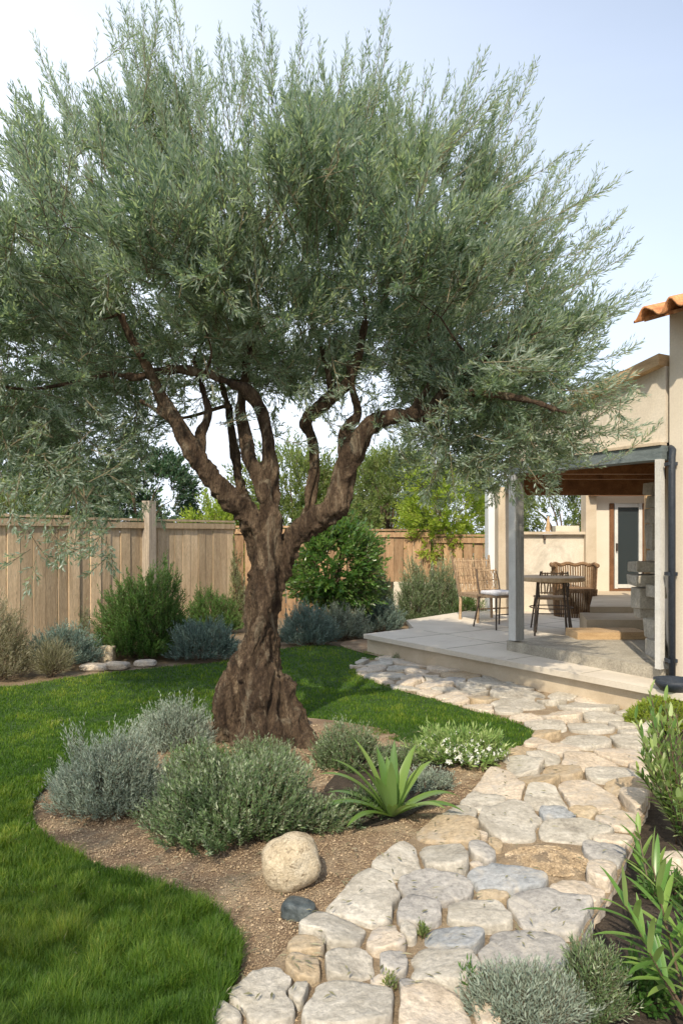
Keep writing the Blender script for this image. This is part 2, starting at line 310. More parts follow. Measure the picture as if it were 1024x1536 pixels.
o = MB().arr(V, Q).build('ground', 'ground', smooth=True); meta(o, kind='structure')
sheet('lawn', LAWN, .12, lambda x, y: .004 * mn2(x * 3, y * 3), 'lawn')
sheet('planting_bed', BED, .05, lambda x, y: zbed(x, y) - .006, 'mulch')
sheet('path_bed', PATHS, .05, lambda x, y: .002 + .008 * mn2(x * 5, y * 5), 'sand')
# border bed of earth along the fences, and the sunken soil bed on the right
sheet('border_bed', smoothpoly([(-7, 6.8), G(0, 1036), G(80, 1022), G(150, 1012), G(250, 1002), G(350, 994), G(430, 972), G(500, 969), G(540, 979), G(600, 988), (.9, 9.0), (1.2, 11.5), (2.6, 13.6), (-2.2, 14.2), (-5.2, 9.6), (-7, 8)], 1), .12, lambda x, y: -.03 + .02 * mn2(x * 4, y * 4), 'ground')
sheet('soil_bed', smoothpoly([(.55, 1.0), (.85, 2.4), G(880, 1380), G(925, 1320), G(960, 1230), G(975, 1150), G(1000, 1075), (3.1, 5.6), (3.8, 4.5), (3.8, 1.0)], 1), .05, lambda x, y: -.06 + .02 * mn2(x * 7, y * 7) + .01 * mn2(x * 25, y * 25), 'soil')
sheet('gravel_patch', smoothpoly([G(*p) for p in [(500, 966), (545, 958), (610, 966), (632, 984), (595, 990), (540, 980)]], 2), .08, lambda x, y: .008 + .004 * mn2(x * 9, y * 9), 'mulch')

# grass blades
def blades(b, P, H, Wd, rnd, lean=.45):
    n = len(P); az = R.uniform(0, 6.283, n) ; dr = np.stack([np.cos(az), np.sin(az), np.zeros(n)], 1)
    k = R.uniform(.1, 1, n)[:, None] * lean; up = np.array([0, 0, 1.])
    sd = np.stack([-np.sin(az + R.normal(0, .6, n)), np.cos(az), np.zeros(n)], 1) * Wd[:, None] / 2
    H = H[:, None]; m = P + up * H * .55 + dr * H * k * .25; t = P + up * H * (1 - .25 * k) + dr * H * k
    V = np.stack([P - sd, P + sd, m + sd * .8, m - sd * .8, t], 1).reshape(-1, 3)
    i = np.arange(n)[:, None] * 5
    Q = np.concatenate([i + np.array([[0, 1, 2, 3]]), i + np.array([[3, 2, 4, 4]])], 1).reshape(-1, 4)
    b.arr(V, Q, np.repeat(rnd, 2))
px = R.uniform(-260, 860, 640000); py = R.uniform(962, 1640, 640000)
d = CH * F / (py - HZ); P = np.stack([(px - CX) / F * d, d], 1)
P += R.normal(0, .012, P.shape); P = P[inpoly(P, LAWN)]
nz = np.array([mn2(x * 3.2, y * 3.2) for x, y in P]); nz2 = np.array([mn2(x * 11, y * 11, 5) for x, y in P]); nz3 = np.array([mn2(x * .9, y * .9, 9) for x, y in P])
dd = P[:, 1]; near = np.clip(1.25 - (dd - 2.2) / 3.2, .42, 1.2)
H = .066 * near * (1 + .55 * nz + .6 * nz2) * R.uniform(.6, 1.25, len(P)); H = np.clip(H, .014, .125)
rn = np.clip(np.where(dd < 4.2, .42, .38) + .34 * nz + .3 * nz3 + .2 * nz2 + R.normal(0, .16, len(P)), 0, 1)  # random tone, with yellower patches up close painting in sun dapples
gb = MB(); blades(gb, np.column_stack([P, np.full(len(P), -.003)]), H, np.maximum(.0028, .0010 * dd), rn, .7)
o = gb.build('grass', 'grass'); meta(o, 'short green lawn grass around the planting bed', 'grass', kind='stuff')

# grit and chips on the beds
def chips(name, poly, n, zf, mat, s0, s1, label, pxr=(0, 1024, 960, 1560)):
    px = R.uniform(pxr[0], pxr[1], n); py = R.uniform(pxr[2], pxr[3], n); d = CH * F / (py - HZ)
    P = np.stack([(px - CX) / F * d, d], 1); P = P[inpoly(P, poly)]
    keep = ~inpoly(P, LAWN); P = P[keep]; n = len(P); sz = R.uniform(s0, s1, n) * np.clip(P[:, 1] / 3, .7, 1.6) * np.where(R.random(n) < .06, 1.9, 1)
    z = np.array([zf(x, y) for x, y in P]); c = np.column_stack([P, z + sz * .2])
    v = nrm(R.normal(size=(n, 4, 3)) + np.array([[1, 1, -1], [-1, -1, -1], [-1, 1, 1], [1, -1, 1]]) * 1.5) * sz[:, None, None]
    v[..., 2] *= .6; V = (c[:, None] + v).reshape(-1, 3); i = np.arange(n)[:, None] * 4
    Q = np.concatenate([i + np.array([[0, 2, 3, 3]]), i + np.array([[0, 3, 1, 1]]), i + np.array([[0, 1, 2, 2]]), i + np.array([[1, 3, 2, 2]])], 1).reshape(-1, 4)
    o = MB().arr(V, Q, np.repeat(R.random(n), 4)).build(name, mat); meta(o, label, 'gravel', kind='stuff')
chips('gravel', BED, 150000, zbed, 'grit', .0018, .0048, 'fine tan gravel and bark chips covering the bed under the olive tree')
chips('gravel', PATHS, 42000, lambda x, y: .004, 'grit', .0015, .004, 'gritty sand and small chips filling the joints of the stone path')

nf = 900; px = R.uniform(0, 960, nf); py = R.uniform(1000, 1536, nf); d = CH * F / (py - HZ); P = np.stack([(px - CX) / F * d, d], 1)
onl = inpoly(P, LAWN); onp = inpoly(P, PATHS); zz = np.where(onl, .03, np.where(onp, .052, .02)) + np.array([0 if a or b_ else zbed(x, y) for (x, y), a, b_ in zip(P, onl, onp)])
keep = (onl & (R.random(nf) < .35)) | (onp & (R.random(nf) < .35)) | inpoly(P, BED); P = np.column_stack([P, zz])[keep]; D = nrm(R.normal(size=P.shape) * [1, 1, .12])
V, Q = leaves(P, D, R.uniform(.025, .05, len(P)), R.uniform(.006, .011, len(P)), np.tile([0, 0, 1.], (len(P), 1)) + R.normal(0, .2, P.shape), .05)
fl = MB(); fl.arr(V, Q, R.random(len(Q))); o = fl.build('fallen_leaves', 'dry'); meta(o, 'dry fallen olive leaves scattered on the bed, lawn and stones', 'leaves', kind='stuff')

# ---------------------------------------------------------------- flagstones
def z6(x, y): return (440 + x / 1.7534, 1040 + y / 1.7534)
ST = [ # x, y, half w, half h (px in an enlarged crop), material, label
 (590, 200, 55, 22, 's_pale', 'pale flagstone at the inner bend of the path beside the white flowering shrub'),
 (540, 250, 65, 32, 's_beige', 'pinkish beige flagstone at the left edge of the path below the bend'),
 (635, 240, 50, 16, 's_tan', 'narrow tan yellow flagstone right of the pinkish beige edge stone'),
 (705, 218, 50, 13, 's_tan', 'narrow orange tan flagstone in the middle of the sunlit bend'),
 (660, 180, 45, 12, 's_white', 'thin whitish flagstone above the narrow orange tan one'),
 (775, 190, 65, 17, 's_beige', 'oval beige flagstone on the right half of the sunlit bend'),
 (840, 222, 65, 20, 's_white', 'whitish oval flagstone near the right side of the sunlit bend'),
 (660, 285, 50, 28, 's_pale', 'medium pale flagstone just above the small blue grey slab'),
 (770, 285, 62, 32, 's_beige', 'wide pinkish flagstone with a split face, mid path below the bend'),
 (875, 262, 45, 17, 's_tan', 'tan flagstone near the right shrub, below the whitish oval one'),
 (925, 215, 30, 18, 's_beige', 'beige edge stone beside the white edged shrub on the right'),
 (500, 298, 58, 20, 's_pale', 'thin pale flagstone at the left of the path above the big cracked slab'),
 (438, 325, 48, 20, 's_white', 'low whitish stone at the left edge beside the mulch, above the sandy stone'),
 (572, 345, 78, 46, 's_white', 'large whitish cracked flagstone on the left half of mid path'),
 (690, 332, 46, 13, 's_blue', 'small blue grey slab right of the large cracked flagstone'),
 (765, 326, 42, 12, 's_tan', 'small brown slab between the blue grey slab and the right edge'),
 (850, 342, 52, 20, 's_beige', 'beige slab near the right edge above the wide oval stone'),
 (910, 300, 34, 34, 's_beige', 'thick beige edge block above the dark soil bed, tallest on the right rim'),
 (720, 372, 102, 23, 's_pale', 'wide oval pale flagstone above the patch of brown grit'),
 (410, 372, 75, 28, 's_tan', 'sandy brown stone half buried at the left edge of the path'),
 (495, 382, 18, 8, 's_beige', 'tiny beige pebble between the sandy brown stone and the cracked slab'),
 (533, 410, 20, 14, 's_tan', 'small round tan stone left of the patch of brown grit'),
 (498, 436, 38, 20, 's_grey', 'grey oval stone left of the patch of brown grit'),
 (480, 464, 20, 12, 's_beige', 'small beige stone tucked under the grey oval one'),
 (400, 448, 60, 44, 's_pale', 'rounded pale flagstone with a smooth top left of the small pebbles'),
 (270, 456, 62, 40, 's_pale', 'pale flagstone at the left edge of the path nearest the boulder'),
 (815, 435, 58, 24, 's_grey', 'grey flagstone right of the patch of brown grit'),
 (838, 395, 55, 14, 's_beige', 'flat beige slab on the right rim above the grey flagstone'),
 (560, 506, 105, 34, 's_blue', 'long blue grey oval flagstone below the patch of brown grit'),
 (522, 546, 48, 15, 's_tan', 'small sandy slab under the left end of the long blue grey stone'),
 (375, 526, 100, 38, 's_grey', 'wide light grey flagstone left of the long blue grey one'),
 (182, 552, 92, 66, 's_white', 'big whitish angular flagstone at the left edge of the path'),
 (330, 592, 66, 32, 's_grey', 'mid grey flagstone below the wide light grey one'),
 (490, 600, 92, 38, 's_white', 'white wedge shaped flagstone in the centre of the foreground path'),
 (672, 590, 112, 46, 's_grey', 'large mottled grey flagstone on the right of the foreground path'),
 (745, 536, 70, 26, 's_beige', 'beige flagstone between the grit patch and the large mottled grey stone'),
 (812, 497, 45, 32, 's_beige', 'blocky beige corner stone standing at the right rim of the path'),
 (108, 640, 85, 45, 's_white', 'whitish flagstone beside the two yellow tan rocks'),
 (240, 665, 50, 38, 's_beige', 'pinkish angular stone in the left foreground of the path'),
 (300, 647, 25, 22, 's_white', 'small whitish square stone between two larger grey ones'),
 (435, 660, 80, 38, 's_blue', 'dark grey blue flagstone under the white wedge shaped one'),
 (42, 678, 48, 34, 's_tan', 'yellow tan rock at the left rim, upper of the pair'),
 (32, 738, 46, 38, 's_tan', 'yellow tan rock at the left rim, lower of the pair'),
 (145, 730, 70, 38, 's_white', 'oval white flagstone right of the lower yellow tan rock'),
 (265, 728, 45, 26, 's_grey', 'small greyish stone right of the oval white one'),
 (400, 738, 90, 62, 's_white', 'large white ridged flagstone in the foreground centre'),
 (600, 715, 118, 82, 's_grey', 'very large grey flagstone behind the silvery bush, biggest of the path'),
 (235, 775, 42, 16, 's_beige', 'small beige stone beside the tiny green weed'),
 (300, 785, 26, 16, 's_grey', 'little grey stone above the big cream foreground stone'),
 (10, 808, 38, 36, 's_pale', 'pale stone touching the whitish boulder shaped stone at the bottom left'),
 (145, 830, 125, 60, 's_white', 'big whitish flat flagstone at the bottom edge of the photo'),
 (362, 838, 90, 66, 's_beige', 'big cream flagstone at the bottom edge right of the whitish flat one'),
 (520, 835, 60, 45, 's_beige', 'beige flagstone at the bottom partly under the silvery bush'),
 (-58, 812, 92, 58, 's_white', 'lumpy whitish stone at the bottom left corner of the path'),
 (-190, 865, 60, 22, 's_pale', 'flat pale stone at the very bottom left end of the path'),
]
seeds = []
for x, y, a, b_, m_, l in ST:
    X, Y = G(*z6(x, y)); hw = a / 1.7534 / F * Y; hd = b_ / 1.7534 * Y * Y / (CH * F); seeds.append([X, Y, hw, hd, m_, l])
grX, grY = G(*z6(665, 448)); seeds.append([grX, grY, .21, .19, None, None])     # the bare grit patch keeps its room
nF = len(seeds)
far = []; tries = 0
while tries < 9000:
    tries += 1; X, Y = R.uniform(-.1, 3.0), R.uniform(4.45, 9.3)
    if not inpoly(np.array([[X, Y]]), np.array(PATH))[0]: continue
    if Y < 4.9 and X < .95 + (Y - 4.5): pass
    s_ = R.choice([.10, .135, .17]); ok = all((X - q[0]) ** 2 + ((Y - q[1])) ** 2 > ((q[2] + s_) * .93) ** 2 for q in far) and all(((X - q[0]) / (q[2] + s_)) ** 2 + ((Y - q[1]) / (q[3] + s_)) ** 2 > .9 for q in seeds)
    if ok: far.append([X, Y, s_ * 1.12, s_ * R.uniform(.8, 1.0), str(R.choice(['s_pale', 's_beige', 's_beige', 's_white', 's_pale', 's_tan', 's_grey'], p=[.22, .2, .2, .16, .1, .06, .06])), None])
allS = seeds + far
SA = np.array([[q[0], q[1], q[2], q[3]] for q in allS])
def outline(i, na=44):
    X, Y, a, b_ = SA[i]; th = np.linspace(0, 2 * np.pi, na, endpoint=False); out = []
    nb = np.where((np.hypot(SA[:, 0] - X, SA[:, 1] - Y) < 1.0) & (np.arange(len(SA)) != i))[0]
    t = np.linspace(.02, 2.4 * max(a, b_), 110)
    for q in th:
        c, s_ = math.cos(q), math.sin(q); px_, py_ = X + t * c, Y + t * s_
        fs = np.hypot((px_ - X) / a, (py_ - Y) / b_)
        fo = np.min(np.hypot((px_[:, None] - SA[nb, 0]) / SA[nb, 2], (py_[:, None] - SA[nb, 1]) / SA[nb, 3]), 1)
        bad = (fs > fo) | (fs > (1.38 if i < nF else 1.5)) | ~inpoly(np.stack([px_, py_], 1), PATHS)
        k = np.argmax(bad) if bad.any() else len(t) - 1; out.append(max(t[k] - (.013 if i < nF else .010), .03))
    r = np.array(out); r = (np.roll(r, 1) + 2 * r + np.roll(r, -1)) / 4; r = (np.roll(r, 1) + 3 * r + np.roll(r, -1)) / 5
    r = np.minimum(r, np.minimum(np.roll(r, 2), np.roll(r, -2)) * 1.5)
    return th, r
def stone_mesh(i, near):
    X, Y, a, b_ = SA[i]; th, r = outline(i); so = i * 7.3
    r = r * (1 + .05 * np.array([mn2(math.cos(q) * 2.2, math.sin(q) * 2.2, so) for q in th]) + .035 * np.array([mn2(math.cos(q) * 8, math.sin(q) * 9, so) for q in th]))
    h = (.030 if near else .022) + .018 * R.random()
    tl = R.normal(0, .012, 2) / max(a, .12)
    if i in (17, 36): h += .03
    rings = [(1.0, -.14), (1.01, -.02), (1.0, .45), (.988, .80), (.962, .96), (.90, 1.0), (.74, 1), (.55, 1.02), (.37, 1.04), (.18, 1.04)]
    V = []
    for f, g in rings:
        for q, rr in zip(th, r):
            e = rr - (1 - f) * (rr * (.9) + .0) if f < .9 else rr - (1 - f) * .35 * min(rr, .2) * 1.6
            x, y = e * math.cos(q), e * math.sin(q)
            z = h * g if g > 0 else g
            if g > .3: z += .011 * mn2((x + so) * 6, y * 6) - .008 * abs(mn2((x + so) * 13, y * 13, 3)) + .004 * mn2((x + so) * 40, y * 40, 1) - (.014 * max(0, mn2((x + so) * 17, y * 17, 8)) if f > .9 else 0) + tl[0] * x + tl[1] * y
            V.append((x, y, z))
    V.append((0, 0, h * 1.04 + .010 * mn2(so * 7, 0))); n = len(th); Q = []
    for k in range(len(rings) - 1):
        Q += [[k * n + j, k * n + (j + 1) % n, (k + 1) * n + (j + 1) % n, (k + 1) * n + j] for j in range(n)]
    k = (len(rings) - 1) * n; Q += [[k + j, k + (j + 1) % n, len(V) - 1, len(V) - 1] for j in range(n)]
    return MB().arr(V, Q)
for i, q in enumerate(seeds):
    if q[4] is None: continue
    o = stone_mesh(i, True).build('flagstone', q[4], smooth=True); o.location = (q[0], q[1], 0)
    meta(o, q[5], 'flagstone', 'flagstones of the garden path')
rown = ['first', 'second', 'third', 'fourth', 'fifth', 'sixth', 'seventh', 'eighth', 'ninth', 'tenth', 'eleventh', 'twelfth', 'thirteenth', 'fourteenth', 'fifteenth', 'sixteenth', 'seventeenth', 'eighteenth', 'nineteenth', 'twentieth', 'twenty-first', 'twenty-second', 'twenty-third', 'twenty-fourth', 'twenty-fifth', 'twenty-sixth', 'twenty-seventh', 'twenty-eighth', 'twenty-ninth', 'thirtieth']
order = ['first', 'second', 'third', 'fourth', 'fifth', 'sixth', 'seventh', 'eighth', 'ninth', 'tenth', 'eleventh', 'twelfth', 'thirteenth', 'fourteenth', 'fifteenth']
cn = {'s_pale': 'pale', 's_beige': 'warm beige', 's_white': 'whitish', 's_tan': 'tan', 's_grey': 'greyish', 's_blue': 'blue grey'}
idx = sorted(range(len(far)), key=lambda k: -far[k][1]); rows = [idx[k:k + 6] for k in range(0, len(idx), 6)]
for rI, row in enumerate(rows):
    row.sort(key=lambda k: far[k][0] / far[k][1])
    for cI, k in enumerate(row):
        q = far[k]; o = stone_mesh(nF + k, False).build('flagstone', q[4], smooth=True); o.location = (q[0], q[1], 0)
        meta(o, '%s flagstone, %s from left in %s row from far end of path' % (cn[q[4]], order[cI], rown[rI]), 'flagstone', 'flagstones of the garden path')
gm = MB(); th = np.linspace(0, 6.283, 36, endpoint=False); V = []
for f, g in ((1, -.01), (.85, .014), (.6, .024), (.3, .03)):
    for q in th: rr = .215 * (1 + .3 * mn2(math.cos(q) * 1.5, math.sin(q) * 1.5)); xx, yy = rr * f * 1.05 * math.cos(q), rr * f * .9 * math.sin(q); V.append((grX + xx, grY + yy, g - .004 + .012 * mn2(xx * 16, yy * 16)))
V.append((grX, grY, .03)); Q = [[k * 36 + j, k * 36 + (j + 1) % 36, (k + 1) * 36 + (j + 1) % 36, (k + 1) * 36 + j] for k in range(3) for j in range(36)] + [[108 + j, 108 + (j + 1) % 36, 144, 144] for j in range(36)]
o = gm.arr(V, Q).build('grit_patch', 'sand', smooth=True); meta(o, 'low mound of brown grit filling a gap between flagstones', 'grit', kind='stuff')
pp = np.array([(grX + .19 * math.cos(q) * 1.05, grY + .19 * math.sin(q) * .85) for q in th])
chips('grit_grains', pp, 60000, lambda x, y: .026 - .5 * ((x - grX) ** 2 + (y - grY) ** 2) + .012 * mn2((x - grX) * 16, (y - grY) * 16), 'grit', .003, .0055, 'coarse brown grains on the grit patch in the path', (700, 950, 1240, 1360))

# loose rocks
def rock(name, c, r, mat, label, cat='stone', seed=0, flat=.8, box=.0, group=None, rz=0):
    bm = bmesh.new(); bmesh.ops.create_icosphere(bm, subdivisions=4, radius=1)
    cz, sz = math.cos(rz), math.sin(rz)
    for v in bm.verts:
        n = v.co.copy(); p = 2 + box * 4; s_ = 1 / (abs(n.x) ** p + abs(n.y) ** p + abs(n.z) ** p) ** (1 / p)
        k = 1 + .10 * mn.noise(n * 1.3 + Vector((seed, 0, 0))) + .04 * mn.noise(n * 4 + Vector((seed, 3, 0))) + .012 * mn.noise(n * 14 + Vector((seed, 3, 0)))
        q = n * (s_ * k); x, y = q.x * r[0], q.y * r[1]; v.co = (x * cz - y * sz, x * sz + y * cz, q.z * r[2])
    me = bpy.data.meshes.new(name); bm.to_mesh(me); bm.free(); me.materials.append(M[mat])
    for p in me.polygons: p.use_smooth = True
    o = bpy.data.objects.new(name, me); COL.objects.link(o); o.location = c; return meta(o, label, cat, group)
bx_, by_ = G(434, 1335); o = rock('boulder', (bx_, by_ + .08, .086), (.125, .105, .108), 'boulder', 'rounded cream and ochre boulder resting on the mulch in front of the bushes', 'boulder', 4, box=.25); o.rotation_euler = (0, -.35, .2)
bx_, by_ = G(447, 1376); rock('dark_rock', (bx_, by_ + .03, .015), (.07, .045, .04), 'darkrock', 'small dark blue grey rock between the boulder and the path', 'rock', 9, box=.5, rz=-.4)
bx_, by_ = G(160, 992); o = rock('stone_block', (bx_, by_ + .05, .08), (.085, .085, .10), 'boulder', 'small squared tan stone block at the edge of the lawn by the fence', 'stone', 2, box=2)
for p_, s_, l_ in (((140, 1003), (.16, .1, .04), 'flat pinkish stone left of the squared block at the lawn edge'), ((172, 1001), (.15, .1, .045), 'flat pinkish stone just right of the squared block at the lawn edge'), ((216, 997), (.13, .08, .04), 'small flat pale stone in front of the dense green bush')):
    bx_, by_ = G(*p_); rock('edging_stone', (bx_, by_ + .05, .01), s_, 's_beige', l_, 'stone', p_[0], box=.4)
bx_, by_ = G(1015, 1290); rock('edging_stone', (bx_, by_, -.03), (.09, .08, .06), 's_beige', 'pale rounded stone half sunk in the dark soil under the right shrub', 'stone', 77, box=.2)

# ---------------------------------------------------------------- fences
FB = lambda p, q, t: (p[0] + (q[0] - p[0]) * t, p[1] + (q[1] - p[1]) * t)
def fence(name, p, q, top, bottom, bw, mat, label, posts=(), cap=.05):
    L = math.hypot(q[0] - p[0], q[1] - p[1]); rz = math.atan2(q[1] - p[1], q[0] - p[0]); root = empty(name, (p[0], p[1]), label, 'fence')
    n = int(L / bw); b = MB()
    for k in range(n):
        c = FB(p, q, (k + .5) / n); of = R.normal(0, .009); nx_, ny_ = math.sin(rz), -math.cos(rz); t0 = top + (0 if k % 7 else 0) - .02
        b.box((c[0] + nx_ * of, c[1] + ny_ * of, (t0 + bottom) / 2), (bw * .945, .022, t0 - bottom), rz + R.normal(0, .006), R.random(), ry=R.normal(0, .003))
    b.build('fence_boards', mat, root)
    c = FB(p, q, .5); MB().box((c[0], c[1], top + cap / 2 - .012), (L, .09, cap * .7), rz).build('cap_rail', mat, root)
    bb = MB().box((c[0] + math.sin(rz) * .028, c[1] - math.cos(rz) * .028, top - .075), (L, .03, .09), rz); bb.build('top_rail', mat, root)
    rr = MB(); 
    for z in (top - .25, bottom + .25): rr.box((c[0] - math.sin(rz) * .04, c[1] + math.cos(rz) * .04, z), (L, .045, .09), rz)
    rr.build('back_rail', mat, root)
    for t, w_, h in posts:
        c = FB(p, q, t); MB().box((c[0] + math.sin(rz) * .07, c[1] - math.cos(rz) * .07, (h + bottom) / 2), (w_, w_, h - bottom), rz).build('fence_post', 'fencepost', root)
    return root
F0, F1 = (-4.33, 9.3), (-1.99, 13.5)
Fm = (-3.80, 10.25)
fence('board_fence', (-6.3, 5.75), Fm, 1.77, -.06, .195, 'fence', 'weathered tan board fence panel at the far left edge of the garden')
fence('board_fence', (Fm[0] - .02, Fm[1] - .03), F1, 1.75, -.06, .195, 'fence', 'weathered tan board fence with a taller post, left behind the olive trunk', posts=((.405, .15, 2.06),))
fence('board_fence', (F1[0], F1[1] + .05), (.3, 14.0), 1.66, -.06, .18, 'fence2', 'brown board fence half hidden by the leafy citrus bush')
fence('board_fence', (.33, 13.75), (1.62, 13.3), 1.60, .66, .17, 'fence2', 'warm reddish brown board fence above the low wall right of the citrus bush')
fence('board_fence', (1.66, 13.28), (2.65, 12.75), 1.50, .66, .17, 'fence2', 'brown board fence running down to the white wall end of the porch')
lw = MB(); lw.prism([(.95, 13.40), (2.62, 12.62), (2.70, 12.78), (1.0, 13.56)], -.06, .66); o = lw.build('retaining_wall', 'stucco'); meta(o, 'low rendered wall under the brown fence behind the patio shrubs', 'wall')

# ---------------------------------------------------------------- patio and porch
PZ = .25; u = np.array([-.51, .86]); nI = np.array([.86, .51]); c0 = np.array([2.84, 6.44])
def hp(t, s=0): q = c0 + u * t + nI * s; return (float(q[0]), float(q[1]))
pa = G(545, 951, PZ); pb = G(985, 1034, PZ); dirp = np.array(pb) - np.array(pa); dirp /= np.linalg.norm(dirp); pc = tuple(np.array(pb) + dirp * 1.6)
ppoly = [pa, pc, (7, 6), (7, 13.2), (2.75, 12.9), G(702, 916, PZ), G(609, 930, PZ), G(620, 942, PZ)]
st = empty('patio', (pa[0], pa[1]), 'raised pale stone patio with a stepped front edge', 'patio'); meta(st, kind='structure')
b = MB(); b.prism(ppoly, PZ - .055, PZ); b.build('paving_slab', 'patio', st)
pn = np.array([-dirp[1], dirp[0]]);  pn = pn if pn[0] > 0 else -pn
ins = [tuple(np.array(q) + pn * .035 + np.array([.02, .03])) if k in (0, 1, 7) else q for k, q in enumerate(ppoly)]
ins[5] = (ins[5][0] + .03, ins[5][1]); ins[6] = (ins[6][0] + .03, ins[6][1])
b = MB(); b.prism(ins, -.1, PZ - .057); b.build('riser', 'riser', st)
b = MB()                                                       # thin dark joints between the paving slabs
for k in range(1, 7):
    a = np.array(pa) + dirp * (k * .9 - .3); e = a + pn * 4.2; mid = (a + e) / 2 + pn * .05
    b.box((mid[0], mid[1], PZ + .0), (4.2, .006, .006), math.atan2(pn[1], pn[0]))
for k in range(1, 5):
    a = np.array(pa) + pn * (k * .85); mid = a + dirp * 2.3
    b.box((mid[0], mid[1], PZ + .0), (4.2, .006, .006), math.atan2(dirp[1], dirp[0]))
b.build('slab_joints', 'kerb', st)

ho = empty('house', (2.84, 6.44, PZ), 'cream stucco house with a timber roofed porch and orange tiled eave', 'house')
def part(b, name, mat, parent=ho, label=None, smooth=False):
    o = b.build(name, mat, parent, smooth)
    if label: o['label'] = label
    return o
T1 = 1.93
# upper wall with sloping top
zt = lambda t: 3.02 - .215 * t
part(MB().prism([hp(T1), hp(0.0), hp(0.0, .22), hp(T1, .22)], 2.35, [zt(T1), zt(0), zt(0), zt(T1)]), 'gable_wall', 'stucco')
part(MB().prism([hp(T1 + .15, -.09), hp(.0, -.09), hp(.0, .3), hp(T1 + .15, .3)], [zt(T1 + .15), zt(0), zt(0), zt(T1 + .15)], [zt(T1 + .15) + .10, zt(0) + .10, zt(0) + .1, zt(T1 + .15) + .1]), 'roof_edge', 'timber')
part(MB().prism([hp(T1 + .03, -.05), hp(0.0, -.05), hp(0.0, .14), hp(T1 + .03, .14)], 2.20, 2.32), 'beam', 'bluebeam')
part(MB().prism([hp(T1 + .03, -.07), hp(0.0, -.07), hp(0.0, .02), hp(T1 + .03, .02)], 2.323, 2.348), 'drip_edge', 'riser')
# porch ceiling, cut short at the rear to let sun onto the back wall
b = MB(); A0 = np.array(hp(T1, .0)); 
q = [hp(T1, .145), hp(0, .145), (3.35, 7.2), (4.2, 9.48), (2.16, 9.48)]
b.prism(q, 2.30, 2.325); part(b, 'ceiling', 'brownwood')
part(MB().box((3.2, 9.42, 2.16), (2.05, .12, .24)), 'deep_beam', 'brownwood')  # added to hide the rear opening that lets sun reach the back wall
b = MB()
for xa, xb, yy in ((2.0, 3.5, 8.0), (2.1, 3.85, 8.75)): part(MB().box(((xa + xb) / 2, yy, 2.245), (xb - xa, .11, .10), .0), 'cross_beam', 'brownwood')

part(MB().box((4.75, 12.12, 2.24), (1.3, .16, .14)), 'header_beam', 'brownwood')
b = MB(); b.prism([(q_[0], q_[1]) for q_ in q], 2.33, 2.42); part(b, 'roof_deck', 'timber')
# corner post
px0 = hp(1.86, .03); b = MB(); b.box((px0[0], px0[1], (2.2 + .38) / 2), (.112, .112, 2.2 - .38), math.atan2(u[1], u[0]), jit=.003); part(b, 'corner_post', 'post')
b = MB(); b.box((px0[0] - .052, px0[1] - .034, 1.29), (.10, .012, 1.82), math.atan2(u[1], u[0])); part(b, 'post_lit_face', 'trim')  # pale strip stands in for the sunlit left face of the post
# tall wall towards the viewer on the right, its trim and downpipe
wl = MB().prism([hp(-.04, .0), hp(-3.6, .0), hp(-3.6, 3), hp(-.04, 3)], PZ - .3, 3.47); part(wl, 'side_wall', 'cream')
tr = hp(.0, -.015); part(MB().box((tr[0] - .035, tr[1] + .01, 1.28), (.055, .06, 1.84), math.atan2(u[1], u[0])), 'corner_trim', 'trim')
dp = W(1007, 800, 6.33); b = MB(); b.tube([(dp[0], dp[1], .27), (dp[0], dp[1], 2.2), (dp[0] + .02, dp[1] + .03, 2.27), (dp[0] + .03, dp[1] + .08, 2.30)], .03, 10); pp_ = part(b, 'downpipe', 'pipe', smooth=True)
for z in (2.15, 1.2, .45): part(MB().box((dp[0], dp[1] + .02, z), (.085, .075, .03)), 'pipe_bracket', 'pipe', pp_)
# platform, kerb and steps
part(MB().prism([hp(1.98, .135), hp(0.0, .135), (3.0, 6.9), (3.75, 8.5), (2.45, 8.65)], PZ, .345), 'platform', 'kerb')
part(MB().prism([hp(1.98, 0), hp(0.0, 0), hp(0.0, .13), hp(1.98, .13)], PZ - .002, .36), 'kerb', 'kerb')
part(MB().box(((W(919, 0, 8.3)[0]), 8.52, .385), (.81, .40, .085), .02, jit=.004), 'step', 'timber', label='pale timber coloured lowest step of the porch')
part(MB().prism([W(879, 0, 8.9)[:2], W(990, 0, 8.9)[:2], (4.05, 9.72), (3.15, 9.72)], PZ, .50), 'step', 'riser')
part(MB().prism([W(884, 0, 9.7)[:2], W(990, 0, 9.7)[:2], (5.3, 12.28), (4.22, 12.28)], PZ + .003, .58), 'landing', 'riser')
# long inner wall on the right, stacked blocks before it
part(MB().prism([(2.98, 6.62), (5.42, 12.5), (5.6, 12.4), (3.2, 6.6)][::-1], PZ, 2.32), 'inner_wall', 'cream')
blk = [(974, 990, 722, 742, 7.9), (980, 992, 742, 762, 7.8), (978, 992, 762, 785, 7.8), (977, 990, 785, 825, 7.8), (980, 992, 826, 842, 7.7), (956, 993, 843, 860, 7.7), (955, 995, 862, 880, 7.65), (961, 986, 882, 915, 7.7), (985, 996, 879, 898, 7.4), (963, 990, 898, 928, 7.75), (981, 996, 930, 962, 7.3), (985, 996, 963, 1000, 7.1)]
for x0, x1, y0, y1, dq in blk:
    x0 += 4 if y0 < 840 else 0
    a, c = W(x0, y1, dq), W(x1, y0, dq); b = MB(); b.box(((a[0] + c[0]) / 2, dq + .12, (a[2] + c[2]) / 2), (c[0] - a[0] + .03, .24, c[2] - a[2] - .006), R.normal(0, .06), jit=.006)
    o = part(b, 'stone_block', 's_white'); mo = o.modifiers.new('bevel', 'BEVEL'); mo.width = .012; mo.segments = 3
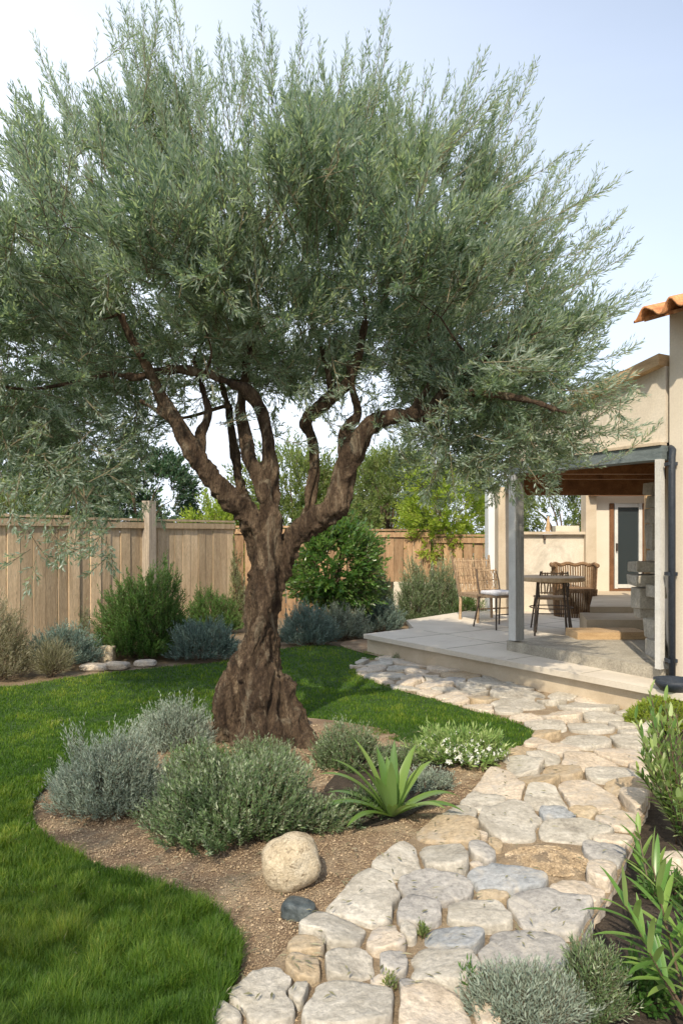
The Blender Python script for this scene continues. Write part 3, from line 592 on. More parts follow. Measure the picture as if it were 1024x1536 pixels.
part(MB().box((4.14, 9.95, 1.45), (.06, .06, 1.7)), 'porch_pole', 'timber')
# back wall with the glazed door
Yb = 12.3
def bw(x0, x1, z0, z1, name, mat, y=Yb, t=.2, par=ho): return part(MB().box(((x0 + x1) / 2, y + t / 2, (z0 + z1) / 2), (x1 - x0, t, z1 - z0)), name, mat, par)
dx0, dx1, dz0, dz1 = W(913, 0, Yb)[0], W(966, 0, Yb)[0], .585, W(0, 755, Yb)[2]
bw(4.24, dx0, .25, 2.3, 'back_wall', 'cream'); bw(dx1, 5.5, .25, 2.3, 'back_wall', 'cream'); bw(dx0, dx1, dz1, 2.3, 'back_wall', 'cream')
dr = bpy.data.objects.new('door', None); COL.objects.link(dr); dr.parent = ho; dr.location = Vector((dx0, Yb, dz0)) - ho.location
def dpart(b, name, mat):
    o = b.build(name, mat); o.parent = dr; o.location = Vector((0, 0, 0)) - Vector((dx0, Yb, dz0)); return o
dpart(MB().box((dx0 + .035, Yb + .04, (dz0 + dz1) / 2), (.07, .12, dz1 - dz0)).box((dx1 - .02, Yb + .04, (dz0 + dz1) / 2), (.04, .12, dz1 - dz0)).box(((dx0 + dx1) / 2 + .015, Yb + .04, dz0 + .02), (dx1 - dx0 - .112, .12, .04)), 'door_frame', 'doorwood')
x0, x1 = dx0 + .085, dx1 - .045; b = MB()
for xx in (x0 + .03, x1 - .025): b.box((xx, Yb + .02, (dz0 + dz1) / 2 + .02), (.055, .06, dz1 - dz0 - .04))
for zz in (dz0 + .08, dz1 - .035): b.box(((x0 + x1) / 2, Yb + .02, zz), (x1 - x0 - .112, .055, .06))
dpart(b, 'sash', 'trim'); dpart(MB().box(((x0 + x1) / 2, Yb + .03, (dz0 + dz1) / 2 + .02), (x1 - x0 - .11, .012, dz1 - dz0 - .17)), 'glass', 'glass')
dpart(MB().box((x0 + .03, Yb - .03, (dz0 + dz1) / 2), (.02, .05, .13)), 'handle', 'metal')
bw(4.06, 4.235, .25, 2.3, 'porch_pillar', 'riser', Yb - .1, .25)
# low wall, rough pillar and white wall end on the left
lo = empty('garden_wall', (3.3, Yb, PZ), 'low cream wall with a stone coping behind the patio table', 'wall')
part(MB().box((3.43, Yb + .1, .89), (1.26, .18, 1.28)), 'wall', 'stucco', lo); part(MB().box((3.43, Yb + .08, 1.555), (1.26, .3, .045)), 'coping', 'riser', lo)
part(MB().box((3.86, Yb + .35, 1.15), (.4, .2, 1.06)), 'wall', 'stucco', lo)
part(MB().box((3.39, Yb - .04, 1.48), (.03, .05, .09)), 'bracket', 'metal', lo)
bw(2.53, 2.79, .25, 2.3, 'rough_pillar', 'riser', 11.85, .28); bw(2.46, 2.66, .25, 2.3, 'end_wall', 'whitewall', 12.3, .3)
part(MB().prism([hp(1.93, .15), (2.85, 11.9), (2.65, 11.9), hp(1.93, .0)], 2.19, 2.298), 'side_beam', 'post')
cw = W(823, 796, Yb); cwo = MB(); cwo.tube([(cw[0], Yb + .08, 1.58), (cw[0] + .005, Yb + .08, 1.72), (cw[0] + .01, Yb + .08, 1.84)], [.045, .03, .012], 8)
o = cwo.build('wooden_finial', 'timber'); meta(o, 'small tapered wooden ornament standing on the low wall coping', 'ornament')
# tiled eave
b = MB(); ev = np.array([2.50, 6.20]); run = np.array([.51, -.86]); out = -nI; nw = 8
prof = np.linspace(-.04, 3.1, 16 * 14 + 1)
for cI in range(5):
    V = []; n = len(prof)
    for th_ in (0, -.022):
        for sI in (0, 1):
            for s_ in prof:
                wv = .045 * math.sin(s_ / .235 * 2 * math.pi - .6) + .012 * math.sin(s_ * 47); dn = cI * .36 + sI * .44
                jt = .010 * math.sin(math.floor(s_ / .235 + .3) * 5.1 + cI * 2)
                q_ = ev + run * s_ - out * (dn + jt); V.append((q_[0], q_[1], 3.40 + .33 * dn + wv + th_ + .012 * (0 if sI else 1) + cI * .018))
    Q = [[j, j + 1, n + j + 1, n + j] for j in range(n - 1)] + [[2 * n + j, 3 * n + j, 3 * n + j + 1, 2 * n + j + 1] for j in range(n - 1)]
    Q += [[j, 2 * n + j, 2 * n + j + 1, j + 1] for j in range(n - 1)] + [[0, n, 3 * n, 2 * n]]
    b.arr(V, Q, R.random(len(Q)))
part(b, 'roof_tiles', 'tile', smooth=True)
part(MB().prism([tuple(ev + run * .02 + nI * .06), tuple(ev + run * 3.0 + nI * .06), tuple(ev + run * 3.0 + nI * 1.9), tuple(ev + run * .02 + nI * 1.9)], [3.34, 3.34, 3.95, 3.95], [3.37, 3.37, 3.98, 3.98]), 'soffit', 'brownwood')

# ---------------------------------------------------------------- patio furniture
def woven(b, base, wv, hv, w_, h_, n, flare=0, curve=0, nv=None):
    wv, hv = np.array(wv, float), np.array(hv, float); ot = np.cross(wv, hv)
    for k in range(n):
        s_ = (k + .5) / n - .5; P = [np.array(base) + wv * (s_ * w_ * (1 + flare * t) + .006 * math.sin(k * 2.3 + t * 7)) + hv * (t * h_ * (1 + .04 * math.sin(k * 1.7))) + ot * (curve * (1 - (2 * s_) ** 2) + .008 * math.sin(t * 22 + k * math.pi)) for t in np.linspace(0, 1, 9)]
        b.tube(P, .010, 5)
    for t in np.linspace(.06, .94, nv or 4):
        P = [np.array(base) + wv * (s_ * w_ * (1 + flare * t)) + hv * t * h_ + ot * curve * (1 - (2 * s_) ** 2) for s_ in np.linspace(-.5, .5, 10)]; b.tube(P, .009, 5)
def chair_wicker(loc, rz, w_, mat, label, nm='wicker_armchair', cat='armchair'):
    root = empty(nm, loc, label, cat); L = np.array(loc)
    cz, sz = math.cos(rz), math.sin(rz); T = lambda x, y, z: (L[0] + x * cz - y * sz, L[1] + x * sz + y * cz, L[2] + z)
    wv = (cz, sz, 0); ot = np.array([-sz, cz, 0])
    b = MB(); woven(b, T(0, .27, .40), wv, (-sz * .22, cz * .22, .97), w_, .52, int(w_ / .019), .08, 0, 5); b.build('backrest', mat, root)
    b = MB(); b.box(T(0, .0, .385), (w_, .52, .05), rz); b.build('seat', mat, root)
    for sx in (-1, 1):
        for sy in (-.24, .25): MB().tube([T(sx * (w_ / 2 - .02), sy, 0), T(sx * (w_ / 2 - .03), sy, .41)], .022, 8).build('leg', mat, root)
        MB().tube([T(sx * (w_ / 2 - .02), .26, .38), T(sx * (w_ / 2), .34, .68), T(sx * (w_ / 2 + .03), .41, .96)], [.024, .022, .018], 8).build('back_post', mat, root)
    MB().tube([T(-w_ / 2 + .02, -.24, .2), T(w_ / 2 - .02, -.24, .2)], .013, 6).build('stretcher', mat, root)
    return root
q = G(728, 931, PZ); chair_wicker((q[0], q[1] + .05, PZ), .38, .60, 'wicker', 'wide woven twig bench with an open lattice back at the left of the patio', 'wicker_bench', 'bench')
def chair_metal(loc, rz, label, cushion, frame='metal', seat='wicker'):
    root = empty('patio_chair', loc, label, 'chair'); L = np.array(loc); cz, sz = math.cos(rz), math.sin(rz)
    T = lambda x, y, z: (L[0] + x * cz - y * sz, L[1] + x * sz + y * cz, L[2] + z)
    for sx in (-1, 1):
        MB().tube([T(sx * .24, -.23, 0), T(sx * .19, -.17, .43)], .011, 6).build('leg', frame, root)
        MB().tube([T(sx * .23, .26, 0), T(sx * .18, .18, .43)], .011, 6).build('leg', frame, root)
        MB().tube([T(sx * .18, .18, .43), T(sx * .19, .22, .62), T(sx * .17, .27, .80)], .011, 6).build('back_post', frame, root)
    MB().box(T(0, 0, .44), (.42, .40, .028), rz).build('seat', seat, root)
    b = MB(); woven(b, T(0, .2, .50), (cz, sz, 0), (-sz * .15, cz * .15, .98), .34, .3, 9, 0, .0, 3); b.build('backrest', seat, root)
    MB().tube([T(-.21, -.19, .2), T(.21, -.19, .2)], .008, 6).build('stretcher', frame, root)
    if cushion:
        b = MB(); b.box(T(0, -.01, .482), (.38, .36, .055), rz); c = b.build('cushion', 'cushion', root); mo = c.modifiers.new('bevel', 'BEVEL'); mo.width = .022; mo.segments = 4
    return root
q = G(750, 944, PZ); chair_metal((q[0] + .02, q[1] + .2, PZ), .5, 'slim chair with a pale grey cushion beside the woven twig bench', True)
tx, ty = W(826, 0, 9.45)[0], 9.45
tb = empty('patio_table', (tx, ty, PZ), 'round pale wooden table on thin dark legs under the porch', 'table')
b = MB(); th = np.linspace(0, 6.283, 33)[:-1]; V = [(tx + .42 * math.cos(a) * r_, ty + .42 * math.sin(a) * r_, PZ + z) for r_, z in ((.96, .69), (1, .70), (1, .735), (.98, .745)) for a in th]
Q = [[k * 32 + j, k * 32 + (j + 1) % 32, (k + 1) * 32 + (j + 1) % 32, (k + 1) * 32 + j] for k in range(3) for j in range(32)]; V += [(tx, ty, PZ + .745), (tx, ty, PZ + .69)]
Q += [[96 + j, 96 + (j + 1) % 32, 128, 128] for j in range(32)] + [[(j + 1) % 32, j, 129, 129] for j in range(32)]; b.arr(V, Q).build('tabletop', 'tabletop', tb)
for a in (.6, 2.1, 3.7, 5.3): MB().tube([(tx + .3 * math.cos(a), ty + .3 * math.sin(a), PZ), (tx + .24 * math.cos(a), ty + .24 * math.sin(a), PZ + .69)], .012, 6).build('leg', 'metal', tb)
MB().tube([(tx + .27 * math.cos(a), ty + .27 * math.sin(a), PZ + .35) for a in np.linspace(0, 6.283, 25)], .008, 5).build('ring_brace', 'metal', tb)
q = G(832, 948, PZ); chair_metal((q[0], q[1] + .18, PZ), 3.0, 'dark metal framed chair with a wooden seat in front of the round table', False)
q = (3.66, 11.55); rt = empty('tub_chair', (q[0], q[1], PZ), 'rounded brown wicker tub chair behind the round table', 'armchair')
b = MB()
for k in range(54):
    a = k / 54 * 6.283; hh = .80 if math.sin(a) > -.35 else .42; P = [(q[0] + (.30 + .04 * t) * math.cos(a + .05 * t), q[1] + (.30 + .04 * t) * math.sin(a + .05 * t), PZ + hh * t * (1 + .03 * math.sin(k * 1.9))) for t in np.linspace(0, 1, 5)]; b.tube(P, .012, 5)
b.build('woven_shell', 'wicker2', rt)
b = MB(); b.tube([(q[0] + .35 * math.cos(a), q[1] + .35 * math.sin(a), PZ + .80 + .015 * math.sin(a * 9)) for a in np.linspace(-.35, math.pi + .35, 30)], .03, 7); b.build('rim', 'wicker2', rt)
b = MB(); b.tube([(q[0], q[1], PZ + .38), (q[0], q[1], PZ + .44)], .30, 20); b.build('seat', 'wicker2', rt)
# dark bowl at the foot of the wall
q = G(1012, 1036, PZ); bt = MB(); V = []
for r_, z in ((.0, .01), (.11, .0), (.15, .05), (.165, .09), (.155, .09), (.14, .05), (.0, .035)):
    V += [(q[0] + r_ * math.cos(a), q[1] + .02 + r_ * math.sin(a), PZ + z) for a in th]
bt.arr(V, [[k * 32 + j, k * 32 + (j + 1) % 32, (k + 1) * 32 + (j + 1) % 32, (k + 1) * 32 + j] for k in range(6) for j in range(32)])
o = bt.build('plant_bowl', 'pipe', smooth=True); meta(o, 'dark navy bowl on the patio at the foot of the downpipe', 'bowl')

# ---------------------------------------------------------------- olive tree
YT = TB[1]
def TP(px, py, dy=0): return ((px - CX) / F * (YT + dy), YT + dy, CH + (HZ - py) / F * (YT + dy))
kk = YT / F
STR = [ # strands of trunk and main limbs: (px, py, dy, radius px)
 [(352, 1122, .0, 34), (350, 1070, .0, 31), (356, 1020, .0, 27), (382, 960, .02, 21), (382, 900, .03, 19), (388, 850, .02, 19), (384, 800, 0, 23), (366, 765, -.05, 24), (338, 742, -.1, 23), (308, 705, -.15, 19), (278, 660, -.2, 17), (258, 625, -.22, 13), (243, 595, -.25, 11.5), (226, 562, -.3, 9), (205, 520, -.4, 7), (180, 470, -.5, 6)],
 [(395, 1128, -.12, 40), (392, 1070, -.1, 36), (388, 1010, -.08, 30), (392, 950, -.06, 24), (396, 890, -.06, 22), (402, 840, -.05, 22), (408, 795, -.04, 20), (402, 755, -.02, 17), (388, 715, 0, 16), (375, 680, .05, 14), (366, 650, .1, 13), (362, 610, .1, 10), (368, 560, .15, 8), (380, 500, .2, 6)],
 [(432, 1124, .05, 30), (418, 1060, .05, 30), (402, 1000, .04, 26), (403, 940, .03, 21), (411, 880, .02, 21), (428, 835, .02, 21), (450, 800, 0, 23), (478, 778, -.05, 24), (503, 758, -.08, 25), (512, 725, -.08, 22), (524, 690, -.08, 22), (540, 658, -.1, 19), (562, 634, -.12, 16), (595, 624, -.15, 13), (630, 622, -.2, 12.5), (652, 626, -.22, 13)],
 [(420, 1020, .02, 22), (432, 1065, -.02, 26), (446, 1100, -.1, 25), (464, 1124, -.2, 21), (486, 1150, -.34, 13)], [(345, 1085, -.02, 26), (334, 1115, -.08, 20)], [(408, 1080, -.12, 28), (418, 1118, -.2, 24), (430, 1150, -.34, 14)], [(372, 1085, -.12, 28), (364, 1125, -.24, 20)],
 [(366, 1020, -.12, 15), (378, 960, -.14, 13), (398, 905, -.14, 12), (404, 860, -.12, 11), (398, 815, -.1, 10)],
 [(345, 1100, -.1, 16), (338, 1050, -.08, 20), (346, 1010, -.04, 15)],
 [(408, 800, -.02, 14), (412, 740, .02, 13), (404, 690, .03, 12.5), (398, 640, .0, 12), (385, 605, -.05, 12), (368, 585, -.1, 12), (345, 575, -.15, 8), (315, 562, -.18, 8), (272, 554, -.2, 8.5), (235, 558, -.25, 8), (205, 566, -.3, 7), (170, 560, -.35, 5)],
 [(455, 790, .1, 15), (466, 745, .18, 12), (472, 700, .22, 11), (466, 655, .2, 11), (458, 632, .12, 12), (478, 612, .05, 12.5), (500, 592, 0, 12.5), (522, 575, -.05, 11), (535, 540, -.1, 8), (548, 480, -.1, 6)],
 [(500, 592, 0, 10), (492, 560, 0, 6), (482, 520, .1, 4)],
 [(520, 700, -.02, 13), (516, 668, 0, 12), (524, 640, -.02, 11), (536, 622, -.05, 9), (530, 590, -.1, 6), (520, 540, -.15, 5)],
 [(372, 760, .22, 11), (358, 715, .3, 10), (352, 680, .35, 10), (346, 640, .4, 8), (338, 590, .5, 6), (320, 530, .6, 5)],
 [(298, 690, -.12, 12), (302, 655, -.1, 9.5), (312, 625, -.05, 8), (306, 590, 0, 6), (290, 540, .1, 5)], [(262, 640, -.2, 8), (238, 618, -.25, 5), (210, 600, -.3, 4)],
 [(620, 622, -.2, 8), (628, 600, -.18, 7), (642, 578, -.15, 5.5), (650, 530, -.1, 5)], [(650, 626, -.22, 11), (655, 604, -.22, 11), (668, 588, -.25, 10), (700, 560, -.3, 8), (745, 520, -.35, 7), (790, 480, -.3, 5)],
 [(505, 765, -.1, 20), (516, 752, -.12, 15)], [(668, 590, -.25, 7), (720, 590, -.5, 6), (790, 600, -.7, 5), (850, 620, -.7, 4)],
]
olive = empty('olive_tree', (TB[0], TB[1], 0), 'large gnarled olive tree with a twisted trunk in the mulched bed', 'tree')
tb_ = MB(); skel = []
for s_ in STR:
    P = np.array([(*TP(a, b_, c), r_ * kk * (.74 if 690 < b_ < 1010 else .84)) for a, b_, c, r_ in s_]); Pc = catmull(P, 6)
    wob = np.array([[mn.noise(Vector((p[2] * 5, s_[0][0], k))) for k in (1, 2)] for p in Pc]) * .018 if len(s_) > 4 else 0
    if len(s_) > 4: Pc[:, :2] += wob
    rads = Pc[:, 3] * np.array([1 + .13 * mn.noise(Vector((p[2] * 9, s_[0][1], 4))) for p in Pc])
    tb_.tube(Pc[:, :3], rads, 14)
    for p, r_ in zip(Pc, rads):
        if p[2] > 2.2: skel.append((*p[:3], r_, len(skel) // 24))
tmp = tb_.build('trunk_tmp', 'bark'); mo = tmp.modifiers.new('r', 'REMESH'); mo.mode = 'VOXEL'; mo.voxel_size = .011
ms = tmp.modifiers.new('s', 'SMOOTH'); ms.iterations = 4; ms.factor = .5
dg = bpy.context.evaluated_depsgraph_get(); me = bpy.data.meshes.new_from_object(tmp.evaluated_get(dg)); bpy.data.objects.remove(tmp)
n = len(me.vertices); co = np.empty(n * 3); me.vertices.foreach_get('co', co); co = co.reshape(-1, 3); no = np.array([v.normal[:] for v in me.vertices])
ds = np.empty(n)
for i in range(n):
    x, y, z = co[i]; tw = z * 1.2; xx, yy = x + .05 * math.sin(z * 5), y + .05 * math.cos(z * 4)
    a = 1 - abs(mn.noise(Vector((xx * 13, yy * 13, z * 2.4)))) * 2.2; b_ = mn.noise(Vector((xx * 38, yy * 38, z * 9))); c = 1 - abs(mn.noise(Vector((xx * 75, yy * 75, z * 20)))) * 2
    e = mn.noise(Vector((x * 6, y * 6, z * 6 + 3)))
    f = 1.35 if z < 1.5 else max(.35, 1.35 - (z - 1.5) * 1.2)
    ds[i] = f * (.028 * (a - .75) + .012 * b_ + .008 * c + .010 * e)
co += no * ds[:, None]; me.vertices.foreach_set('co', co.ravel().astype(np.float32)); me.update()
for p in me.polygons: p.use_smooth = True
me.materials.clear(); me.materials.append(M['bark'])
tro = bpy.data.objects.new('trunk', me); COL.objects.link(tro); tro.parent = olive; tro.location = -Vector(olive.location)

CR = np.array([(-150, 430), (-120, 340), (-50, 320), (5, 290), (40, 235), (75, 165), (115, 170), (165, 145), (195, 110), (235, 70), (262, 90), (275, 150), (310, 190), (335, 210), (355, 160), (385, 130), (410, 160), (450, 150), (500, 140), (560, 145), (590, 170), (650, 170), (700, 180), (740, 180), (780, 190), (790, 240), (815, 290), (860, 300), (890, 330), (880, 380), (870, 430), (905, 440), (915, 475), (885, 530), (855, 570), (865, 610), (870, 640), (845, 680), (810, 712), (770, 722), (720, 715), (665, 690), (640, 650), (600, 590), (540, 560), (470, 560), (400, 575), (330, 580), (250, 575), (200, 610), (185, 690), (145, 745), (100, 735), (60, 685), (0, 665), (-80, 640), (-150, 560)], float)
CR[:, 1] += np.where(CR[:, 1] < 460, 42 * np.clip((470 - CR[:, 1]) / 60, 0, 1), 0); CR[:, 0] -= np.where((CR[:, 0] > 770) & (CR[:, 1] < 500), 58, 0); CR[:, 1] += np.where((CR[:, 0] > 560) & (CR[:, 1] < 360), 34, 0)
def crown_pts(n, lowbias=False):
    out = []
    c = np.array([400., 420.])
    while len(out) < n:
        p = R.uniform((-150, 60), (930, 760), (4000, 2)); p = p[inpoly(p, CR)]
        # distance to the outline -> how deep the crown is there
        A = CR; B = np.roll(CR, -1, 0); AB = B - A
        t = np.clip(((p[:, None] - A) * AB).sum(-1) / (AB ** 2).sum(-1), 0, 1); dist = np.linalg.norm(p[:, None] - (A + t[..., None] * AB), axis=-1).min(1)
        th_ = 1.75 * np.sqrt(np.clip(dist / 230, 0, 1)); th_ = th_ * np.where(p[:, 1] > 600, .75, np.clip(.62 + (p[:, 1] - 150) / 500, .62, 1))
        y = R.uniform(-1, 1, len(p)); y = np.sign(y) * np.abs(y) ** .6 * th_ + .25
        for (a, b_), yy, dq in zip(p, y, dist):
            q_ = TP(a, b_, 0); P3 = (q_[0], YT + yy, q_[2])
            g = mn.noise(Vector(P3) * 1.9) + .45 * mn.noise(Vector(P3) * 4.3 + Vector((7, 0, 0)))
            if g < (.10 if dq < 80 else -.02) - .1 * R.random(): continue
            # keep the space round the main fork open
            if a > 200 and a < 650 and b_ > 555 and yy < .3: continue
            if any((a - ga) ** 2 / gw ** 2 + (b_ - gb_) ** 2 / gh ** 2 < 1 for ga, gb_, gw, gh in ((372, 215, 42, 75), (120, 560, 40, 30), (305, 130, 34, 60), (600, 170, 26, 50), (215, 385, 30, 34), (470, 455, 26, 20), (845, 430, 30, 24), (60, 330, 30, 26))): continue
            out.append(P3)
    return np.array(out[:n])
CC = np.array(TP(410, 520, .25))
# branches: grow towards targets in the crown from the nearest wood
tg = crown_pts(230); sk = [np.array(q) for q in skel]
dist0 = [min(np.linalg.norm(t - q[:3]) for q in sk) for t in tg]; BBS = {}
for k in np.argsort(dist0):
    t = tg[k]; cand = np.array(sk); dd_ = np.linalg.norm(cand[:, :3] - t, axis=1) + np.where(cand[:, 2] > t[2] + .1, .5, 0); j = int(np.argmin(dd_)); s0 = cand[j]; rid = int(s0[4]) if s0[4] >= 1000 else 1000 + j; bb = BBS.setdefault(rid, MB())
    ln = np.linalg.norm(t - s0[:3])
    if ln < .12: continue
    mid = (s0[:3] + t) / 2 + R.normal(0, .07 * ln, 3) + np.array([0, 0, -.06 * ln]); r0 = min(s0[3] * .8, .007 + .012 * ln)
    P = catmull([s0[:3], mid, t], 5); rr = np.linspace(r0, max(.0025, r0 * .35), len(P)); bb.tube(P, rr, 6, cap=False)
    for p, r_ in list(zip(P, rr))[3:]: sk.append(np.array([*p, r_, rid]))
for bb in [q_ for q_ in BBS.values() if q_.V]: o = bb.build('branch', 'bark', None, True); o.parent = olive; o.location = -Vector(olive.location)
# leaf sprays
TIPS = [(60, 95), (100, 130), (25, 165), (8, 240), (-20, 300), (165, 45), (195, 35), (205, 70), (235, 3), (262, 20), (255, 60), (285, 110), (165, 150), (330, 75), (345, 90), (388, 42), (408, 75), (365, 95), (440, 118), (480, 105), (520, 95), (577, 55), (548, 95), (610, 130), (640, 138), (672, 140), (700, 145), (722, 108), (745, 150), (798, 118), (775, 140), (800, 190), (797, 220), (830, 270), (865, 252), (912, 300), (890, 290), (922, 345), (850, 330), (940, 398), (958, 455), (950, 475), (945, 540), (940, 620), (950, 655), (915, 600)]
def spray(b, B, D, ln, nsub, lL=.052, lW=.0085, nl=15, rnd=None):
    """branchlet with side shoots"""
    n = len(B); t = np.linspace(.15, 1, nsub)[None, :] + R.uniform(-.05, .05, (n, nsub))
    pos = B[:, None] + D[:, None] * (ln[:, None] * t)[..., None] + np.array([0, 0, 1]) * (.12 * ln[:, None] * t ** 2)[..., None]
    A = nrm(np.cross(D, np.array([.3, .5, .2]))); C = np.cross(D, A); ph = np.arange(nsub)[None] * 2.4 + R.uniform(0, 6, (n, 1))
    rad = A[:, None] * np.cos(ph)[..., None] + C[:, None] * np.sin(ph)[..., None]
    al = (.75 * (1.05 - .9 * t))[..., None]; SD = nrm(D[:, None] * np.cos(al) + rad * np.sin(al) + np.array([0, 0, .18]))
    sl_ = (ln[:, None] * (.55 - .2 * t) * R.uniform(.7, 1.2, (n, nsub))).reshape(-1)
    rn = np.repeat(R.random(n) if rnd is None else rnd, nsub) * .6 + .4 * R.random(n * nsub)
    shoots(b, pos.reshape(-1, 3), SD.reshape(-1, 3), np.clip(sl_, .08, .3), nl, lL, lW, .62, .18, rnd=rn, stem=.0016)
    shoots(b, B, D, ln, 3, lL, lW, .6, .12, rnd=np.zeros(n) + .4, stem=.0035)
cb = MB()
P = np.vstack([crown_pts(2150), [q for q in crown_pts(1500) if 2.55 < q[2] < 3.5][:600]])
outd = nrm((P - CC) * np.array([1, 1, 1.0])); up = np.array([0, 0, 1.])
low = np.clip((2.9 - P[:, 2]) / .8, 0, 1)[:, None]
D = nrm(outd * .75 + up * (.38 * (1 - low) - .2 * low) + R.normal(0, .55, P.shape))
ln = R.uniform(.24, .46, len(P)) * (1 - .25 * low[:, 0])
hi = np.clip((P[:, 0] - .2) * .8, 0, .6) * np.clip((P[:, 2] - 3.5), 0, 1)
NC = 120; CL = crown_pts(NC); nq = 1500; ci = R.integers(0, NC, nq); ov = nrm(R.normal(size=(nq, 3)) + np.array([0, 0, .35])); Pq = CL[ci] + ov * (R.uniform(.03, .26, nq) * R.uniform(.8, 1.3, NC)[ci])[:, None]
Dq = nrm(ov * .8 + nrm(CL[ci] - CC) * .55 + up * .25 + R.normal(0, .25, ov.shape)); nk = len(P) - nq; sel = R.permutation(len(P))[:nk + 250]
P = np.vstack([P[sel], Pq]); D = np.vstack([D[sel], Dq]); hi = np.clip((P[:, 0] - .2) * .8, 0, .6) * np.clip((P[:, 2] - 3.5), 0, 1); ln = np.concatenate([ln[sel], R.uniform(.2, .36, nq)])  # hi tones the upper right leaves yellower, painting in sunlit foliage
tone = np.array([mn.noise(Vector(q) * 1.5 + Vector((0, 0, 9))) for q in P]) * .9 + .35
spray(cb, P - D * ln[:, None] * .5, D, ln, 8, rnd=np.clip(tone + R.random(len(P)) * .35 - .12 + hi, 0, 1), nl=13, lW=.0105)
tp = np.array([TP(a, b_, R.uniform(-.35, .35)) for a, b_ in TIPS]); tcn = np.array(TP(430, 430, 0)); Dt = nrm(nrm(tp - tcn) * .8 + up * .5 + R.normal(0, .16, tp.shape)); Dt[-7:] = nrm(nrm(tp[-7:] - tcn) + up * .35)
lt = R.uniform(.42, .62, len(tp)); spray(cb, tp - Dt * lt[:, None] * 1.12, Dt, lt, 11, nl=15, rnd=R.uniform(.2, 1, len(tp)))
for k in range(5):
    tq = tp + R.normal(0, .09 + .02 * k, tp.shape) - Dt * R.uniform(.1 + .1 * k, .25 + .12 * k, (len(tp), 1)); spray(cb, tq - Dt * .5, nrm(Dt + R.normal(0, .2, Dt.shape)), np.full(len(tp), .4), 8, nl=13)
# fine drooping sprays low in the crown
Pl = []
for (a0, b0, a1, b1, n_) in ((-20, 540, 200, 745, 290), (150, 450, 680, 575, 230), (640, 540, 830, 725, 330), (830, 560, 930, 700, 40), (-100, 560, 60, 680, 80), (90, 730, 150, 775, 16), (60, 780, 180, 835, 16), (300, 590, 660, 650, 30), (560, 600, 700, 700, 20)):
    for _ in range(n_): q_ = TP(R.uniform(a0, a1), R.uniform(b0, b1), 0); Pl.append((q_[0], YT + (R.uniform(-.5, .9) if b0 < 700 else R.uniform(-.3, 0)), q_[2]))
Pl = np.array(Pl); Dl = nrm(R.normal(0, .6, Pl.shape) + np.array([0, 0, -.25])); spray(cb, Pl, Dl, R.uniform(.16, .32, len(Pl)), 7, .038, .0095, 10, rnd=R.uniform(.2, 1, len(Pl)))
o = cb.build('crown', ['olive', 'twig']); o.parent = olive; o.location = -Vector(olive.location)
b = MB()
for a, b_ in ((100, 800), (130, 815), (70, 825), (150, 800), (110, 835)): b.tube(catmull([TP(130 + R.uniform(-20, 20), 730, -.1), TP(a * .5 + 65, 770, -.15), TP(a, b_, -.15)], 5), np.linspace(.006, .002, 11), 5, cap=False)
o = b.build('hanging_twigs', 'twig'); o.parent = olive; o.location = -Vector(olive.location)

# ---------------------------------------------------------------- shrubs and other plants
def shrub(name, c, rx, ry, h, ns, sl_, nl, lL, lW, mat, label, cat='shrub', z0=0, upb=.6, alpha=.7, lump=.22, flowers=None, base=.0, group=None, seed=None, inner=.35, rndb=0.0):
    sd = seed or (c[0] * 13 + c[1] * 7); root = empty(name, (c[0], c[1], z0), label, cat, group)
    v = nrm(R.normal(size=(ns, 3))); v[:, 2] = np.abs(v[:, 2]) * 1.0 - .12; v = nrm(v)
    k = np.array([1 + lump * mn.noise(Vector(q) * 1.6 + Vector((sd, 0, 0))) * 1.6 + lump * .7 * mn.noise(Vector(q) * 4 + Vector((sd, 2, 0))) for q in v])
    rr = R.uniform(inner, 1, ns) ** .6; body = np.array([rx, ry, h]) - sl_ * .55; body = np.maximum(body, .25 * np.array([rx, ry, h]))
    P = v * body * (k * rr)[:, None]; P[:, 2] = np.abs(P[:, 2]) + base; P += np.array([c[0], c[1], z0])
    D = nrm(v * np.array([1, 1, 1]) + np.array([0, 0, upb]) + R.normal(0, .28, v.shape))
    b = MB(); shoots(b, P, D, sl_ * R.uniform(.6, 1.15, ns), nl, lL, lW, alpha, .15, rnd=np.clip(R.random(ns) + rndb * (k - 1), 0, 1), stem=max(.0012, lW * .18)); b.build('foliage', [mat, 'stem'], root)
    sb = MB()
    for _ in range(12 if h < .8 else 16):
        e = np.array([c[0], c[1], z0]) + nrm(R.normal(size=3) + np.array([0, 0, .8])) * np.array([rx, ry, h]) * .75; e[2] = max(e[2], z0 + .1 * h)
        s0 = np.array([c[0] + R.normal(0, rx * .12), c[1] + R.normal(0, ry * .12), z0 - .02]); sb.tube(catmull([s0, (s0 + e) / 2 + R.normal(0, .05 * h, 3) + np.array([0, 0, .05 * h]), e], 4), np.linspace(.012, .004, 9) * max(.5, h * 1.4), 5, cap=False)
    sb.build('stems', 'stem', root)
    if flowers:
        n_, fs = flowers; v = nrm(R.normal(size=(n_, 3))); v[:, 2] = np.abs(v[:, 2]) + .15; v = nrm(v); P = v * np.array([rx, ry, h]) * R.uniform(.85, 1.08, (n_, 1)) + np.array([c[0], c[1], z0]); fb = MB()
        for a in range(5):
            an = a * 1.2566 + R.uniform(0, 1, n_); A = nrm(np.cross(v, np.array([.3, .2, .9]))); C = np.cross(v, A); dd_ = nrm(A * np.cos(an)[:, None] + C * np.sin(an)[:, None] + v * .35)
            V, Q = leaves(P, dd_, fs * R.uniform(.7, 1.2, n_), fs * .55, v, 0); fb.arr(V, Q, R.random(n_))
        fb.build('flowers', 'white', root)
    return root
